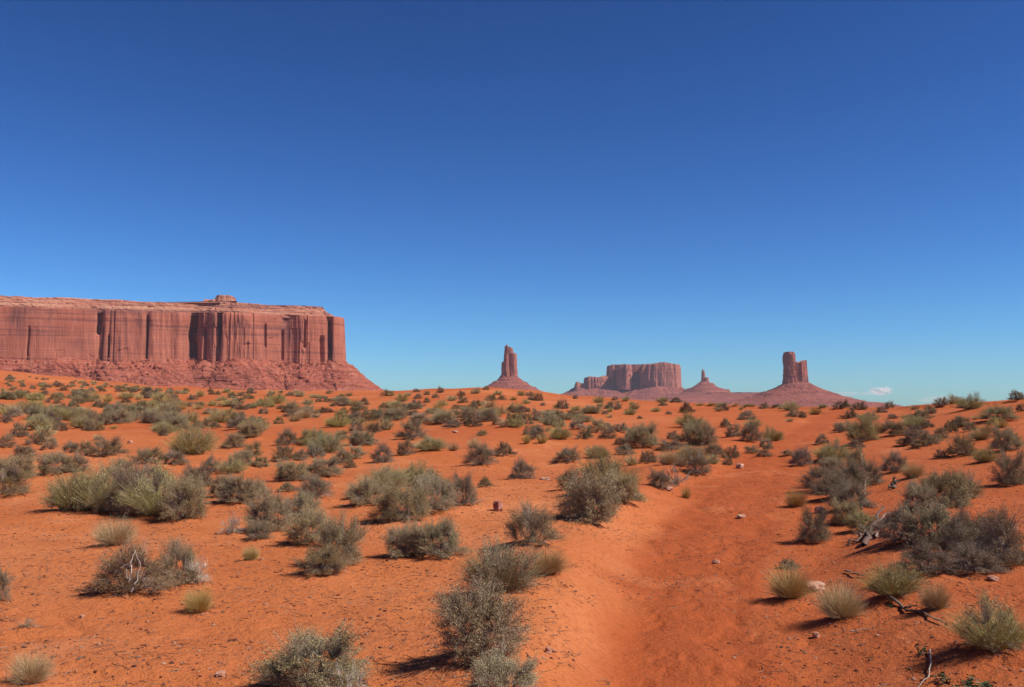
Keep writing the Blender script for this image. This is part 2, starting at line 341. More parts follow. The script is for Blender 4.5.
# larger plants, each with its own label
HERO = [
 (8,500,46,32,'D','dark grey brush in front at left edge, level with the big green clump'),
 (14,482,40,22,'S','pale grey-green sagebrush behind the dark brush at left edge'),
 (191,458,46,28,'G','round olive green broom shrub standing above the big left green clump'),
 (76, 517, 56, 42, 'G','yellow-green left end of the big spreading shrub clump at left'),
 (106, 518, 50, 50, 'G','tall green shrub left of centre in the big left clump'),
 (132, 520, 50, 48, 'D','dark shrub in the middle of the big left clump'),
 (160, 521, 56, 50, 'G','grey-green shrub right of centre in the big left clump'),
 (186, 524, 40, 40, 'S','pale grey sagebrush forming the right end of the big left clump'),
 (115,551,48,30,'Y','straw coloured grass tuft just below the big left green clump'),
 (268,533,44,36,'S','upright grey sagebrush left behind the pair of pale bushes below the mesa'),
 (310,548,44,34,'S','rear upper bush of the pale sagebrush heap left of centre'),
 (339,572,46,48,'S','right hand bush of the pale sagebrush heap left of centre'),
 (322,580,48,28,'D','low front bush of the pale sagebrush heap left of centre'),
 (366,509,36,26,'S','left end grey bush of the wide clump in front of centre'),
 (384,497,46,26,'G','green-topped bush at upper left of the wide central clump'),
 (412,491,42,24,'G','green-topped bush at upper middle of the wide central clump'),
 (435,496,34,22,'G','yellowish green bush at upper right of the wide central clump'),
 (400,526,52,36,'S','front left pale grey bush of the wide central clump'),
 (432,516,44,34,'S','front middle grey bush of the wide central clump'),
 (463,510,32,30,'D','dark round bush at the right end of the wide central clump'),
 (405,561,38,30,'S','left half of the low grey sagebrush pair below the wide central clump'),
 (438,562,50,36,'S','right half of the low grey sagebrush pair below the wide central clump'),
 (532,552,54,40,'D','twiggy brown-grey bush left of the large round sagebrush beside the track'),
 (607,497,54,36,'G','green shrub behind the large round sagebrush beside the track'),
 (624,508,36,30,'S','grey shrub right behind the large round sagebrush beside the track'),
 (589,529,62,50,'S','large round grey sagebrush dome on the left bank of the track'),
 (643,451,34,22,'S','broad sagebrush with pale green front below the far flat mesa'),
 (822,495,40,24,'D','left dark bush of the thicket on the right side of the track'),
 (850,493,42,26,'D','middle dark bush of the thicket on the right side of the track'),
 (869,488,28,24,'D','right rear dark bush of the thicket beside the track'),
 (850,514,44,26,'D','lower dark bush of the thicket, above the fallen branch'),
 (796,509,24,20,'Y','lone straw grass tuft on a short stalk at the right side of the track'),
 (815,546,36,34,'D','olive brown bush at the front tip of the thicket beside the track'),
 (1012,488,36,34,'D','dark grey bush at the right edge casting a long shadow'),
 (945,512,50,34,'S','tall pale green sagebrush behind the big grey brush mass at right'),
 (898,548,44,34,'D','left end bush of the big grey brush mass at right'),
 (932,552,50,40,'S','pale twiggy bush left of centre in the big grey brush mass'),
 (965,562,52,44,'D','middle dark bush of the big grey brush mass at right'),
 (1004,572,58,52,'D','right hand bush of the big grey brush mass, at the frame edge'),
 (984,556,56,36,'D','rear bush behind the right end of the big grey brush mass'),
 (972,577,54,30,'D','low wide bush at the front right of the big grey brush mass'),
 (838,503,44,24,'D','low bush filling the centre of the thicket on the right side'),
 (832,478,26,18,'S','small pale bush at the upper left of the thicket beside the track'),
 (925,580,56,32,'D','low brown bush in front of the big grey brush mass'),
 (132,603,76,50,'D','dark twiggy bush at lower left with a bleached branch over it'),
 (176,590,44,42,'D','brown bush right behind the one with the bleached branch'),
 (196,588,28,30,'X','thin dry bush at the right of the lower left brush pair'),
 (198,617,34,28,'Y','small brownish grass tuft right of the lower left dark bush'),
 (251,562,20,16,'Y','small straw tuft alone on bare sand left of centre'),
 (-6,606,26,44,'D','dark bush cut by the left edge of the picture'),
 (27,630,18,10,'X','tiny red-brown dead plant on bare sand at lower left'),
 (30,692,48,36,'Y','greenish grass tuft in the bottom left corner'),
 (312,700,90,64,'S','sagebrush cut by the bottom edge, left of centre'),
 (350,702,34,36,'X','dry pale twigs right of the sagebrush at the bottom edge'),
 (500,602,72,52,'G','green and grey mixed bush above the large foreground sagebrush'),
 (548,580,42,28,'Y','bright straw grass tuft at the right side of the mixed green bush'),
 (480,671,88,76,'S','largest foreground sagebrush, left of the track, with dark shadow'),
 (500,706,60,46,'S','pale sagebrush at the bottom edge in front of the largest one'),
 (789,572,18,10,'D','tiny dark bush behind the straw tuft on the right of the track'),
 (790,607,48,38,'Y','wide straw grass tuft on the right edge of the track'),
 (842,630,52,42,'Y','round dense golden grass tuft in the right foreground'),
 (893,603,54,34,'G','low green shrub between the golden tuft and the grey brush mass'),
 (936,615,32,30,'Y','small upright yellow-green tuft left of the lower right green bush'),
 (995,662,68,58,'G','green and grey bush near the lower right corner'),
 (992,514,12,5,'X','tiny dark dead plant on red sand above the grey brush mass'),
 (922,657,12,9,'W','tiny green weed left of the lower right bush'),
 (943,682,18,9,'W','small weed beside the pale stick at lower right'),
 (976,694,36,16,'W','low creeping weed at the bottom edge near the right corner'),
 (890,609,6,6,'W','tiny bright weed below the low green shrub'),
]
plants = []
for line in DATA.strip().replace('\n', ';').split(';'):
    if not line.strip(): continue
    a = line.split(','); plants.append((float(a[0]), float(a[1]), float(a[2]), float(a[3]), a[4].strip(), None))
for a in HERO: plants.append(a)
# small plants that fill the far belts
rg = np.random.default_rng(5)
def crest_px(px): return float(np.interp(px, [t[0] for t in _T], [t[1] for t in _T]))
def fill(n, x0, x1, y0, y1, w0, w1):
    for k in range(n):
        px = rg.uniform(x0, x1); py = rg.uniform(y0, y1)
        if py < crest_px(px): py = crest_px(px) + rg.uniform(0, 6)
        s = rg.uniform(w0, w1) * (0.55 + (py - 385) / 60)
        plants.append((px, py, s, s * .52, rg.choice(list('SDDGGY')), None))
fill(40, 0, 180, 378, 400, 6, 11)
fill(56, 0, 170, 376, 392, 6, 11)
fill(44, 0, 180, 396, 432, 13, 22)
fill(26, 150, 340, 396, 436, 12, 20)
fill(18, 330, 520, 404, 432, 12, 19)
fill(10, 500, 640, 408, 434, 10, 17)
fill(10, 840, 1020, 410, 450, 10, 17)
fill(38, 150, 345, 390, 412, 6, 12)
fill(26, 345, 560, 390, 426, 6, 11)
fill(14, 340, 640, 405, 440, 6, 11)
fill(10, 560, 800, 402, 420, 5, 9)
fill(8, 640, 790, 440, 462, 6, 9)
fill(6, 860, 1020, 412, 450, 6, 9)
PL = []
for (px, py, wp, hp, kd, lab) in plants:
    x, y, t = hit(px, py)
    W = wp * t / F
    D_ = t + .42 * W
    x *= D_ / t; y *= D_ / t
    W = wp * D_ / F; ang = max(0, (py - HOR) / F)
    H = max(hp * D_ / F - .42 * W * ang, .5 * hp * D_ / F)
    PL.append(dict(px=px, py=py, wp=wp, hp=hp, k=kd, lab=lab, x=x, y=y, W=W, H=H, d=D_))
NEARP = [p for p in PL if p['d'] < 45 and p['k'] != 'W']
def hum(x, y):
    t = np.zeros_like(x)
    for p in NEARP:
        rr = .62 * p['W']
        m = (np.abs(x - p['x']) < 3 * rr) & (np.abs(y - p['y']) < 3 * rr)
        if m.any():
            t[m] = np.maximum(t[m], .085 * min(p['W'], 1) * np.exp(-(((x[m] - p['x']) ** 2 + (y[m] - p['y']) ** 2) / rr ** 2) ** 1.2))
    return t
def H_(x, y):
    x = np.atleast_1d(np.asarray(x, float)); y = np.atleast_1d(np.asarray(y, float))
    return h0(x, y) + hum(x, y) + fine(x, y, np.hypot(x, y))

# ------------------------------------------------------------------ ground sheet
def build_ground():
    az = np.concatenate([np.linspace(-180, -40, 70, endpoint=False), np.linspace(-40, -31, 40, endpoint=False), np.linspace(-31, 31, 780, endpoint=False),
                         np.linspace(31, 40, 40, endpoint=False), np.linspace(40, 180, 70, endpoint=False)])
    rr = np.concatenate([[.02, .5, 1, 1.6, 2.2, 2.8, 3.4, 3.9, 4.3, 4.6], np.geomspace(4.8, 30, 400, endpoint=False), np.geomspace(30, 260, 330, endpoint=False),
                         np.geomspace(260, 90000, 110)])
    A, Q = np.meshgrid(np.radians(az), rr)
    X = Q * np.sin(A); Y = Q * np.cos(A)
    Z = h0(X, Y)
    m = Q < 75
    xx = X[m]; yy = Y[m]
    Z[m] += hum(xx, yy) + fine(xx, yy, Q[m])
    Z -= np.clip(Q - 12000, 0, None) * .004
    nA, nR = len(az), len(rr)
    V = np.stack([X.ravel(), Y.ravel(), Z.ravel()], 1)
    i, j = np.meshgrid(np.arange(nR - 1), np.arange(nA), indexing='ij')
    j2 = (j + 1) % nA
    Fq = np.stack([i * nA + j, (i + 1) * nA + j, (i + 1) * nA + j2, i * nA + j2], -1).reshape(-1, 4)[:, ::-1]
    o = mk('ground', V, np.ascontiguousarray(Fq), m_sand, smooth_=True)
    s = np.abs(path_s(X, Y)); jit = .35 * fbm(X / 1.7, Y / 1.7, oct=3, seed=88)
    wr = (1 - smooth(.55, 1.25, s + jit)) * (Y > 0)  # worn sand along the track
    wr = np.maximum(wr * .95, smooth(-.08, .24, X / np.maximum(Y, 1) + .16 * fbm(X / 7, Y / 7, oct=3, seed=90)) * .75 * (Y > 0))  # plus darker red sand towards the right, off the track too
    wr = np.maximum(wr, .55 * smooth(9, 30, Q) * (1 + .5 * fbm(X / 9, Y / 9, oct=2, seed=92)))  # plus darker red sand with growing distance
    at = o.data.attributes.new('wear_redness', 'FLOAT', 'POINT'); at.data.foreach_set('value', wr.ravel().astype(np.float32))
    tag(o, 'rolling red-orange desert sand with a worn track running to the rise', kind='structure')
    return o
build_ground()

# ------------------------------------------------------------------ rock formations
def resample(P, n):
    P = np.asarray(P, float); Q = np.vstack([P, P[:1]])
    d = np.hypot(*np.diff(Q, axis=0).T); s = np.concatenate([[0], np.cumsum(d)])
    t = np.linspace(0, s[-1], n, endpoint=False)
    return np.stack([np.interp(t, s, Q[:, 0]), np.interp(t, s, Q[:, 1])], 1), t, s[-1]
def circ_smooth(A, k):
    for _ in range(k): A = (np.roll(A, 1, 0) + 2 * A + np.roll(A, -1, 0)) / 4
    return A
def frame(P, n, sm):
    C, t, L = resample(P, n); C = circ_smooth(C, sm)
    T = np.roll(C, -1, 0) - np.roll(C, 1, 0); T /= np.hypot(T[:, 0], T[:, 1])[:, None] + 1e-9
    area = .5 * np.sum(C[:, 0] * np.roll(C[:, 1], -1) - C[:, 1] * np.roll(C[:, 0], -1))
    Nn = np.stack([T[:, 1], -T[:, 0]], 1) * (1 if area > 0 else -1)
    Nn = circ_smooth(Nn, 6); Nn /= np.hypot(Nn[:, 0], Nn[:, 1])[:, None] + 1e-9
    return C, Nn, t, L
def grid_obj(name, C, Nn, Z, O, m, parent, cap_top=True):
    # Z, O: rows x n
    nr, n = Z.shape
    X = C[None, :, 0] + Nn[None, :, 0] * O; Y = C[None, :, 1] + Nn[None, :, 1] * O
    V = np.stack([X.ravel(), Y.ravel(), Z.ravel()], 1)
    i, j = np.meshgrid(np.arange(nr - 1), np.arange(n), indexing='ij'); j2 = (j + 1) % n
    Fq = np.stack([i * n + j, (i + 1) * n + j, (i + 1) * n + j2, i * n + j2], -1).reshape(-1, 4)
    faces = Fq
    if cap_top:
        cen = V[:n].mean(0)
        k0 = len(V); rings = []
        for q in (.8, .5, .2):
            rg_ = cen + (V[:n] - cen) * q
            rg_[:, 2] = V[:n, 2] * q + cen[2] * (1 - q) + 1.5 * fbm(rg_[:, 0] / 25, rg_[:, 1] / 25, oct=2, seed=3)
            rings.append(rg_)
        V = np.vstack([V] + rings)
        idx = [np.arange(n)] + [k0 + r * n + np.arange(n) for r in range(3)]
        ex = []
        for a, b in zip(idx[:-1], idx[1:]):
            ex.append(np.stack([b, a, np.roll(a, -1), np.roll(b, -1)], 1))
        faces = np.vstack([Fq] + ex)
        V = np.vstack([V, V[idx[-1]].mean(0)[None]]); c = len(V) - 1
        tri = np.stack([idx[-1], np.roll(idx[-1], -1), np.full(n, c), np.full(n, c)], 1)
        faces_l = faces.tolist() + [[a, b, cc] for a, b, cc, _ in tri.tolist()]
        return mk(name, V, faces_l, m, parent, smooth_=False)
    return mk(name, V, np.ascontiguousarray(faces), m, parent, smooth_=False)
def ridged(x, y, seed): return 1 - 2 * np.abs(fbm(x, y, oct=2, seed=seed))
def cliff(name, P, zt, zb, m, parent, n=600, rows=40, sm=3, amp=8., lam=26., clefts=(), batter=.04, seed=0, toph=None, cap=True, ampf=None):
    C, Nn, t, L = frame(P, n, sm)
    v = np.linspace(0, 1, rows)[:, None] ** 1.0
    z_top = zt if toph is None else zt + toph(C)
    Z = z_top * (1 - v) + zb * v + 0 * t[None, :]
    S = t[None, :] + 0 * Z
    u = S / lam + 1.3 * fbm(S / lam / 3.7, S * 0, oct=2, seed=seed + 20)
    if ampf is not None: amp = amp * ampf(C)[None, :]
    amp = amp * (.45 + 1.1 * smooth(-.35, .35, fbm(u / 3.1, Z * 0, oct=2, seed=seed + 21)))
    O = amp * 1.25 * (ridged(u * .8 + 3.1, Z / (lam * 9) + seed, seed + 1) - .35)
    O += amp * .28 * (ridged(u * 2.9, Z / (lam * 3.5), seed + 2) - .35)
    O += amp * .28 * fbm(u * 7, Z / lam * 1.1, oct=3, seed=seed + 3)
    lay = np.round((Z + 5 * fbm(u * .6, Z * 0, oct=1, seed=seed + 6)) / (lam * .5))
    O += amp * .08 * _h(lay, lay * 0, lay * 0, seed + 4)
    O += batter * (z_top - Z)
    O -= amp * .5 * np.exp(-v * rows / 2.2)
    # alcoves: thin blocks fallen away
    for q_, (fq, a_) in enumerate(((.7, .7), (1.9, .4))):
        b1 = fbm(u * fq, Z * 0 + q_, oct=2, seed=seed + 8 + q_); lim = .5 + .9 * fbm(np.round(u * fq * 1.5), Z * 0 + 7.3, oct=1, seed=seed + 30 + q_)
        vz = 1 - (Z - zb) / np.maximum(z_top - zb, 1)
        O -= amp * a_ * smooth(.08, .12, b1) * smooth(lim - .01, lim + .02, vz + .05 * fbm(u * 6, Z * 0, oct=1, seed=seed + 33))
    for (cx, cy, wd, dp, v0, v1) in clefts:
        dd = np.hypot(C[:, 0] - cx, C[:, 1] - cy); i0 = dd.argmin()
        ds = np.abs(S - t[i0] - wd * .5 * fbm(Z / 40, Z * 0 + i0, oct=2, seed=seed + 9)); ds = np.minimum(ds, L - ds)
        O -= dp * np.exp(-(ds / wd) ** 4) * smooth(v0 - .04, v0 + .04, v) * (1 - smooth(v1 - .02, v1 + .04, v))
    return grid_obj(name, C, Nn, Z, O, m, parent, cap)
def slope(name, P, prof, m, parent, n=500, sm=20, gul=6., lam=40., seed=0, ledge=2.5, cap=False, rows=50, topv=0):
    C, Nn, t, L = frame(P, n, sm)
    pz = [p[0] for p in prof]; po = [p[1] for p in prof]
    q = np.linspace(0, len(prof) - 1, rows)
    zz = np.interp(q, range(len(prof)), pz)[:, None]; oo = np.interp(q, range(len(prof)), po)[:, None]
    S = t[None, :] + 0 * zz; Z = zz + 0 * S
    dn = (q / q.max())[:, None]
    O = oo + gul * (.25 + dn) * (ridged(S / lam + .3 * fbm(S / lam, Z / lam, oct=2, seed=seed), Z / (lam * 6), seed + 1) - .2)
    O += gul * .5 * fbm(S / lam * 3, Z / lam * 3, oct=3, seed=seed + 2) + gul * .14 * fbm(S / lam * 9, Z / lam * 11, oct=2, seed=seed + 12)
    Z = Z + topv * (1 - dn) ** 1.5 * 1.6 * fbm(S / 130, S * 0, oct=3, seed=seed + 9)
    Zs = Z + ledge * 1.2 * fbm(S / lam * .5, Z * 0, oct=2, seed=seed + 3)
    fr = np.mod(Zs / (ledge * 4.2), 1)
    msk = smooth(-.2, .3, fbm(S / lam * .8, Zs / (ledge * 8), oct=2, seed=seed + 5))
    O += (fr - .5) * ledge * 2.6 * msk
    Z = Z + ledge * .5 * fbm(S / lam * 4, Z / lam * 6, oct=3, seed=seed + 4)
    return grid_obj(name, C, Nn, Z, O, m, parent, cap), (C, Nn, t, L, q, zz, oo)
def ico():
    p = (1 + 5 ** .5) / 2
    v = np.array([(-1, p, 0), (1, p, 0), (-1, -p, 0), (1, -p, 0), (0, -1, p), (0, 1, p), (0, -1, -p), (0, 1, -p), (p, 0, -1), (p, 0, 1), (-p, 0, -1), (-p, 0, 1)], float)
    v /= np.linalg.norm(v[0])
    f = np.array([(0, 11, 5), (0, 5, 1), (0, 1, 7), (0, 7, 10), (0, 10, 11), (1, 5, 9), (5, 11, 4), (11, 10, 2), (10, 7, 6), (7, 1, 8), (3, 9, 4), (3, 4, 2), (3, 2, 6), (3, 6, 8), (3, 8, 9), (4, 9, 5), (2, 4, 11), (6, 2, 10), (8, 6, 7), (9, 8, 1)])
    return v, f
ICO_V, ICO_F = ico()
def boulders(name, info, nb, s0, s1, m, parent, seed, vis=True):
    C, Nn, t, L, q, zz, oo = info
    r_ = np.random.default_rng(seed); Vs = []; Fs = []; k = 0
    for _ in range(nb):
        j = r_.integers(0, len(C))
        if vis and Nn[j, 1] > .35: continue
        i = r_.integers(1, int(len(q) * .75)); s = s0 + (s1 - s0) * r_.random() ** 3
        p = np.array([C[j, 0] + Nn[j, 0] * oo[i, 0], C[j, 1] + Nn[j, 1] * oo[i, 0], zz[i, 0]])
        V = ICO_V * (1 + .3 * r_.standard_normal((12, 1)) * .6) * s * r_.uniform(.6, 1.2, 3) + p
        Vs.append(V); Fs.append(ICO_F + k); k += 12
    o = mk(name, np.vstack(Vs), np.ascontiguousarray(np.vstack(Fs)), m, parent); o['kind'] = 'stuff'
    return o
def W(px, D, dy=0): return ((px - CX) / F * D, D + dy)
def zat(py, D): return ZC + (HOR - py) / F * D

def big_mesa():
    root = empty('sandstone_mesa', (-900, 2300, 0))
    def w2(p): return (p[0] + 900, p[1] - 2300)
    def line(px):     # the long wall runs from near left to far right
        t = (px - 0) / 345.; return 2060 + 240 * t
    pts = [(px, line(px) + dy) for px, dy in ((-260, 20), (-190, -25), (-130, 10), (-60, -8), (0, 0), (40, -6), (85, 0), (99, 3), (104, -5), (125, -8), (146, 0), (150, -5),
           (175, -2), (188, 6), (197, 12), (202, -8), (214, -24), (220, -8), (226, -32), (240, -30), (262, -18), (285, -6), (300, -16), (322, -6), (328, 6), (333, -8), (339, 0), (343, 26), (343, 90))]
    out = [w2(W(px, D)) for px, D in pts]
    out += [w2((-446, 2520)), w2((-540, 2640)), w2((-900, 2560)), w2((-1500, 2450)), w2((-1750, 2100))]
    cl = []
    for px, wd, dp, v0, v1 in ((98, 4.5, 20, .0, .42), (103, 2.2, 9, .3, 1), (108, 2, 10, .45, 1), (28, 2.5, 7, .35, 1), (147, 3.2, 12, .1, 1), (194.5, 8.5, 48, .04, 1), (207, 3, 12, .3, 1), (221, 6, 30, 0, 1),
                               (233, 4, 14, .05, .7), (281, 3, 9, .3, 1), (262, 2, 7, .2, .6), (302, 3, 9, .1, .6), (320, 5, 12, .4, 1), (328, 4.5, 20, .08, .75), (333, 3, 9, .28, 1), (-50, 5, 22, 0, 1), (-120, 6, 26, 0, 1)):
        x, y = w2(W(px, line(px))); cl.append((x, y, wd, dp, v0, v1))
    cliff('cliff', out, 215, 92, m_cliff, root, n=2600, rows=90, sm=4, amp=7.5, lam=46, clefts=cl, batter=.05, seed=11,
          ampf=lambda C: np.interp((C[:, 0] - 900) / (C[:, 1] + 2300) * F + CX, [0, 95, 100, 140, 190, 200, 240, 255, 320, 330], [.13, .18, .4, .4, .45, .65, .6, .3, .35, .6]))
    # stepped ledges above the wall
    C, Nn, t, L = frame(out, 1800, 260)
    prof = [(243, -62), (241, -60), (238, -59), (237, -52), (233, -48), (231, -40), (226.5, -37), (225, -28), (220, -24), (219, -16), (214, -13), (213, -7), (209, -5)]
    nr = 40; q = np.linspace(0, len(prof) - 1, nr)
    Z = np.interp(q, range(len(prof)), [p[0] for p in prof])[:, None] + 0 * t[None]
    O = np.interp(q, range(len(prof)), [p[1] for p in prof])[:, None] + 0 * t[None]
    S = t[None] + 0 * Z
    O += 5 * fbm(S / 35, Z / 16, oct=3, seed=61) + 3.0 * fbm(S / 9, Z / 4, oct=3, seed=62)
    gx = (C[:, 0] - 900) / (C[:, 1] + 2300) * F + CX
    tilt = np.interp(gx, [-260, 0, 100, 150, 190, 220, 245, 275, 345], [2, 0, 1, -1, -1, 4, 3, 0, -1])[None]
    Z += (3.0 * fbm(S / 60, 0 * S, oct=3, seed=63) + tilt) * np.linspace(1, 0, nr)[:, None] + .8 * fbm(S / 7, Z / 5, oct=2, seed=64)
    grid_obj('rim', C, Nn, Z, O, m_cap, root, True)
    # knob of rock on the rim
    x0, y0 = w2(W(226, 2290))
    def blk(dx, dy, hx, hy, z, s): return [(x0 + dx - hx, y0 + dy - hy), (x0 + dx, y0 + dy - hy * 1.2), (x0 + dx + hx, y0 + dy - hy), (x0 + dx + hx * 1.1, y0 + dy + hy), (x0 + dx - hx, y0 + dy + hy)]
    cliff('knob', blk(-5, 0, 15, 22, 0, 0), 263, 232, m_cap, root, n=120, rows=20, batter=.35, amp=4, lam=14, seed=5)
    cliff('knob', blk(-30, 0, 20, 20, 0, 0), 253, 232, m_cap, root, n=120, rows=20, batter=.5, amp=4, lam=14, seed=6)
    prof = [(116, -14), (112, 0), (92, 27), (70, 52), (48, 80), (28, 118), (8, 180), (-6, 280), (-22, 420)]
    o, info = slope('talus', out, prof, m_talus, root, n=1800, sm=160, gul=17, lam=75, seed=21, ledge=2.2, rows=110, topv=9)
    boulders('boulders', info, 6500, .8, 3.8, m_talus, root, 3)
    tag(root, 'long flat-topped red sandstone mesa with sheer walls filling the left skyline', 'mesa')
big_mesa()

def col_pts(px0, px1, D, dep, nn=10, sq=.72, off=(0, 0)):
    cx = (px0 + px1) / 2; cxw, cyw = W(cx, D); rx = (px1 - px0) / 2 / F * D
    a = np.linspace(0, 2 * np.pi, 24, endpoint=False)
    ca, sa = np.cos(a), np.sin(a)
    return [(cxw - off[0] + rx * np.sign(c) * abs(c) ** sq, cyw - off[1] + dep * np.sign(s) * abs(s) ** sq) for c, s in zip(ca, sa)]
def spire():
    D = 4500; ox, oy = W(509, D); root = empty('sandstone_spire', (ox, oy, 0)); of = (ox, oy)
    k = dict(m=m_cliff2, parent=root, amp=4.5, lam=16, rows=34)
    cliff('pillar', col_pts(505, 512.2, D, 24, off=of), zat(347, D), zat(382, D), n=200, seed=1, batter=.06, toph=lambda C: 5 * np.clip(-C[:, 0] / 16, -1, 1), **k)
    cliff('pillar', col_pts(510, 516.2, D - 6, 26, off=of), zat(353.5, D), zat(382, D), n=200, seed=2, batter=.03, **k)
    cliff('pillar', col_pts(501.8, 507.5, D - 4, 24, off=of), zat(362, D), zat(382, D), n=200, seed=3, batter=.05, **k)
    cliff('pillar', col_pts(504.5, 508.2, D - 20, 14, off=of), zat(355, D), zat(382, D), n=160, seed=4, batter=.04, **k)
    cliff('pillar', col_pts(506.1, 507.6, D, 7, off=of), zat(344.5, D), zat(352, D), n=80, seed=5, batter=.02, m=m_cliff2, parent=root, amp=1.2, lam=8, rows=10)
    prof = [(zat(374.5, D), -8), (zat(377, D), 4), (zat(381, D), 28), (zat(386, D), 66), (zat(391, D), 108), (zat(396, D), 155), (zat(403, D), 250), (-25, 420)]
    o, info = slope('talus', col_pts(501.5, 516.5, D, 34, off=of), prof, m_talus2, root, n=500, sm=12, gul=9, lam=50, seed=31, ledge=6, rows=60)
    boulders('boulders', info, 350, 1.2, 3.6, m_talus2, root, 4)
    tag(root, 'lone red sandstone spire on a cone of rubble, right of the mesa', 'butte')
spire()
def far_mesa():
    D = 7000; ox, oy = W(640, D); root = empty('sandstone_mesa', (ox, oy, 0)); of = (ox, oy)
    k = dict(m=m_cliff2, parent=root)
    def poly(L): return [(W(px, D + dy)[0] - ox, dy) for px, dy in L]
    zb = zat(390, D)
    cliff('cliff', poly([(607, 170), (610, 45), (617, 60), (620, -75), (626, -90), (630, -60), (632, 60), (641, 70), (646, 150), (646, 350), (607, 330)]), zat(365.3, D), zb, n=700, rows=40, amp=6, lam=34, seed=41, batter=.06, toph=lambda C: 8 * fbm(C[:, 0] / 60, C[:, 1] / 90, oct=3, seed=12), **k)
    cliff('cliff', poly([(641, 60), (642, -90), (655, -120), (664, -115), (672, -105), (678.5, -50), (680, 120), (676, 350), (645, 350)]), zat(364.6, D), zb, n=600, rows=40, amp=8, lam=32, seed=42, batter=.05,
          toph=lambda C: 12 * np.exp(-((C[:, 0] + (640 - 661) / F * D) / 60) ** 2), **k)
    cliff('cliff', poly([(610, 60), (640, 20), (652, 60), (650, 240), (612, 240)]), zat(364.2, D), zat(372, D), n=300, rows=12, amp=4, lam=30, seed=43, **k)
    cliff('cliff', poly([(585, 40), (588, 0), (592, -10), (597, 0), (603, 0), (609, 30), (609, 200), (586, 200)]), zat(377, D), zat(394, D), n=360, rows=26, amp=9, lam=28, seed=44, batter=.08, toph=lambda C: 14 * fbm(C[:, 0] / 50, C[:, 1] / 300, oct=2, seed=4), **k)
    cliff('cliff', poly([(575.2, 40), (576.5, 0), (578.5, 0), (580, 20), (586, 10), (588, 60), (587, 160), (576, 160)]), zat(383.5, D), zat(395, D), n=300, rows=22, amp=8, lam=22, seed=45, batter=.1, toph=lambda C: 14 * np.exp(-((C[:, 0] + (640 - 577.2) / F * D) / 12) ** 2), **k)
    prof = [(zat(386, D), -12), (zat(387.5, D), 6), (zat(391, D), 50), (zat(394, D), 95), (zat(397.5, D), 170), (zat(401, D), 300), (zat(405, D), 520), (-30, 900)]
    o, info = slope('talus', poly([(575, 60), (580, 20), (600, 0), (612, -20), (625, 0), (640, -60), (655, -125), (672, -110), (680, -30), (681, 200), (660, 380), (600, 350), (576, 240)]), prof, m_talus2, root, n=900, sm=24, gul=18, lam=90, seed=46, ledge=5, cap=True, rows=60)
    boulders('boulders', info, 700, 3, 8, m_talus2, root, 5)
    tag(root, 'broad flat-topped far mesa in purple-red stone with shadowed alcoves', 'mesa')
far_mesa()
def pinnacle():
    D = 6600; ox, oy = W(704, D); root = empty('sandstone_pinnacle', (ox, oy, 0)); of = (ox, oy)
    k = dict(m=m_cliff2, parent=root, amp=3, lam=14)
    cliff('pillar', col_pts(701.7, 704.8, D, 12, off=of), zat(371, D), zat(385, D), n=120, rows=26, seed=51, batter=.06, **k)
    cliff('pillar', col_pts(703.5, 708.3, D, 20, off=of), zat(377.5, D), zat(385, D), n=140, rows=20, seed=52, batter=.08, **k)
    cliff('pillar', col_pts(702.2, 703.6, D, 6, off=of), zat(369.3, D), zat(374, D), n=60, rows=10, seed=53, batter=.03, m=m_cliff2, parent=root, amp=1, lam=8)
    prof = [(zat(381, D), -8), (zat(382.5, D), 6), (zat(386, D), 42), (zat(390, D), 95), (zat(394, D), 150), (zat(398, D), 260), (zat(403, D), 500), (-30, 800)]
    slope('talus', col_pts(701, 709, D, 30, off=of), prof, m_talus2, root, n=500, sm=10, gul=12, lam=60, seed=54, ledge=8, rows=56)
    cliff('bench', [(p[0], p[1]) for p in col_pts(706, 728, D + 60, 70, off=of)], zat(389.2, D), zat(396, D), m_talus2, root, n=260, rows=14, amp=7, lam=30, seed=55, batter=.5)
    tag(root, 'thin far rock pinnacle on a low cone between flat mesa and pillar butte', 'butte')
pinnacle()
def pillar_butte():
    D = 4200; ox, oy = W(796, D); root = empty('sandstone_butte', (ox, oy, 0)); of = (ox, oy)
    k = dict(m=m_cliff2, parent=root)
    zb = zat(386, D)
    cliff('tower', col_pts(785.3, 794.2, D, 30, off=of), zat(352.5, D), zb, n=300, rows=46, amp=4.5, lam=17, seed=61, batter=.045, **k)
    cliff('tower', col_pts(792.5, 806, D + 10, 34, off=of), zat(361.8, D), zb, n=340, rows=40, amp=6.5, lam=16, seed=62, batter=.06,
          toph=lambda C: 7 * np.exp(-((C[:, 0] - 38) / 9) ** 2) - 5 * np.exp(-((C[:, 0] - 8) / 9) ** 2), **k)
    cliff('tower', col_pts(785.8, 793.7, D, 28, off=of), zat(352.0, D), zat(353.8, D), n=160, rows=5, amp=2, lam=14, seed=63, batter=.1, **k)
    cliff('pedestal', col_pts(784.5, 810, D, 50, off=of), zat(383.5, D), zat(391, D), n=360, rows=14, amp=6, lam=22, seed=64, batter=.5, **k)
    prof = [(zat(381.8, D), -30), (zat(383, D), -10), (zat(387, D), 22), (zat(391, D), 62), (zat(395, D), 112), (zat(399, D), 168), (zat(402, D), 235), (zat(405, D), 330), (-25, 520)]
    o, info = slope('talus', col_pts(783, 810, D, 52, off=of), prof, m_talus2, root, n=600, sm=14, gul=9, lam=45, seed=65, ledge=6, rows=70)
    boulders('boulders', info, 350, 1.2, 3.6, m_talus2, root, 6)
    tag(root, 'tall twin-topped pillar butte on a wide rubble cone at right', 'butte')
pillar_butte()
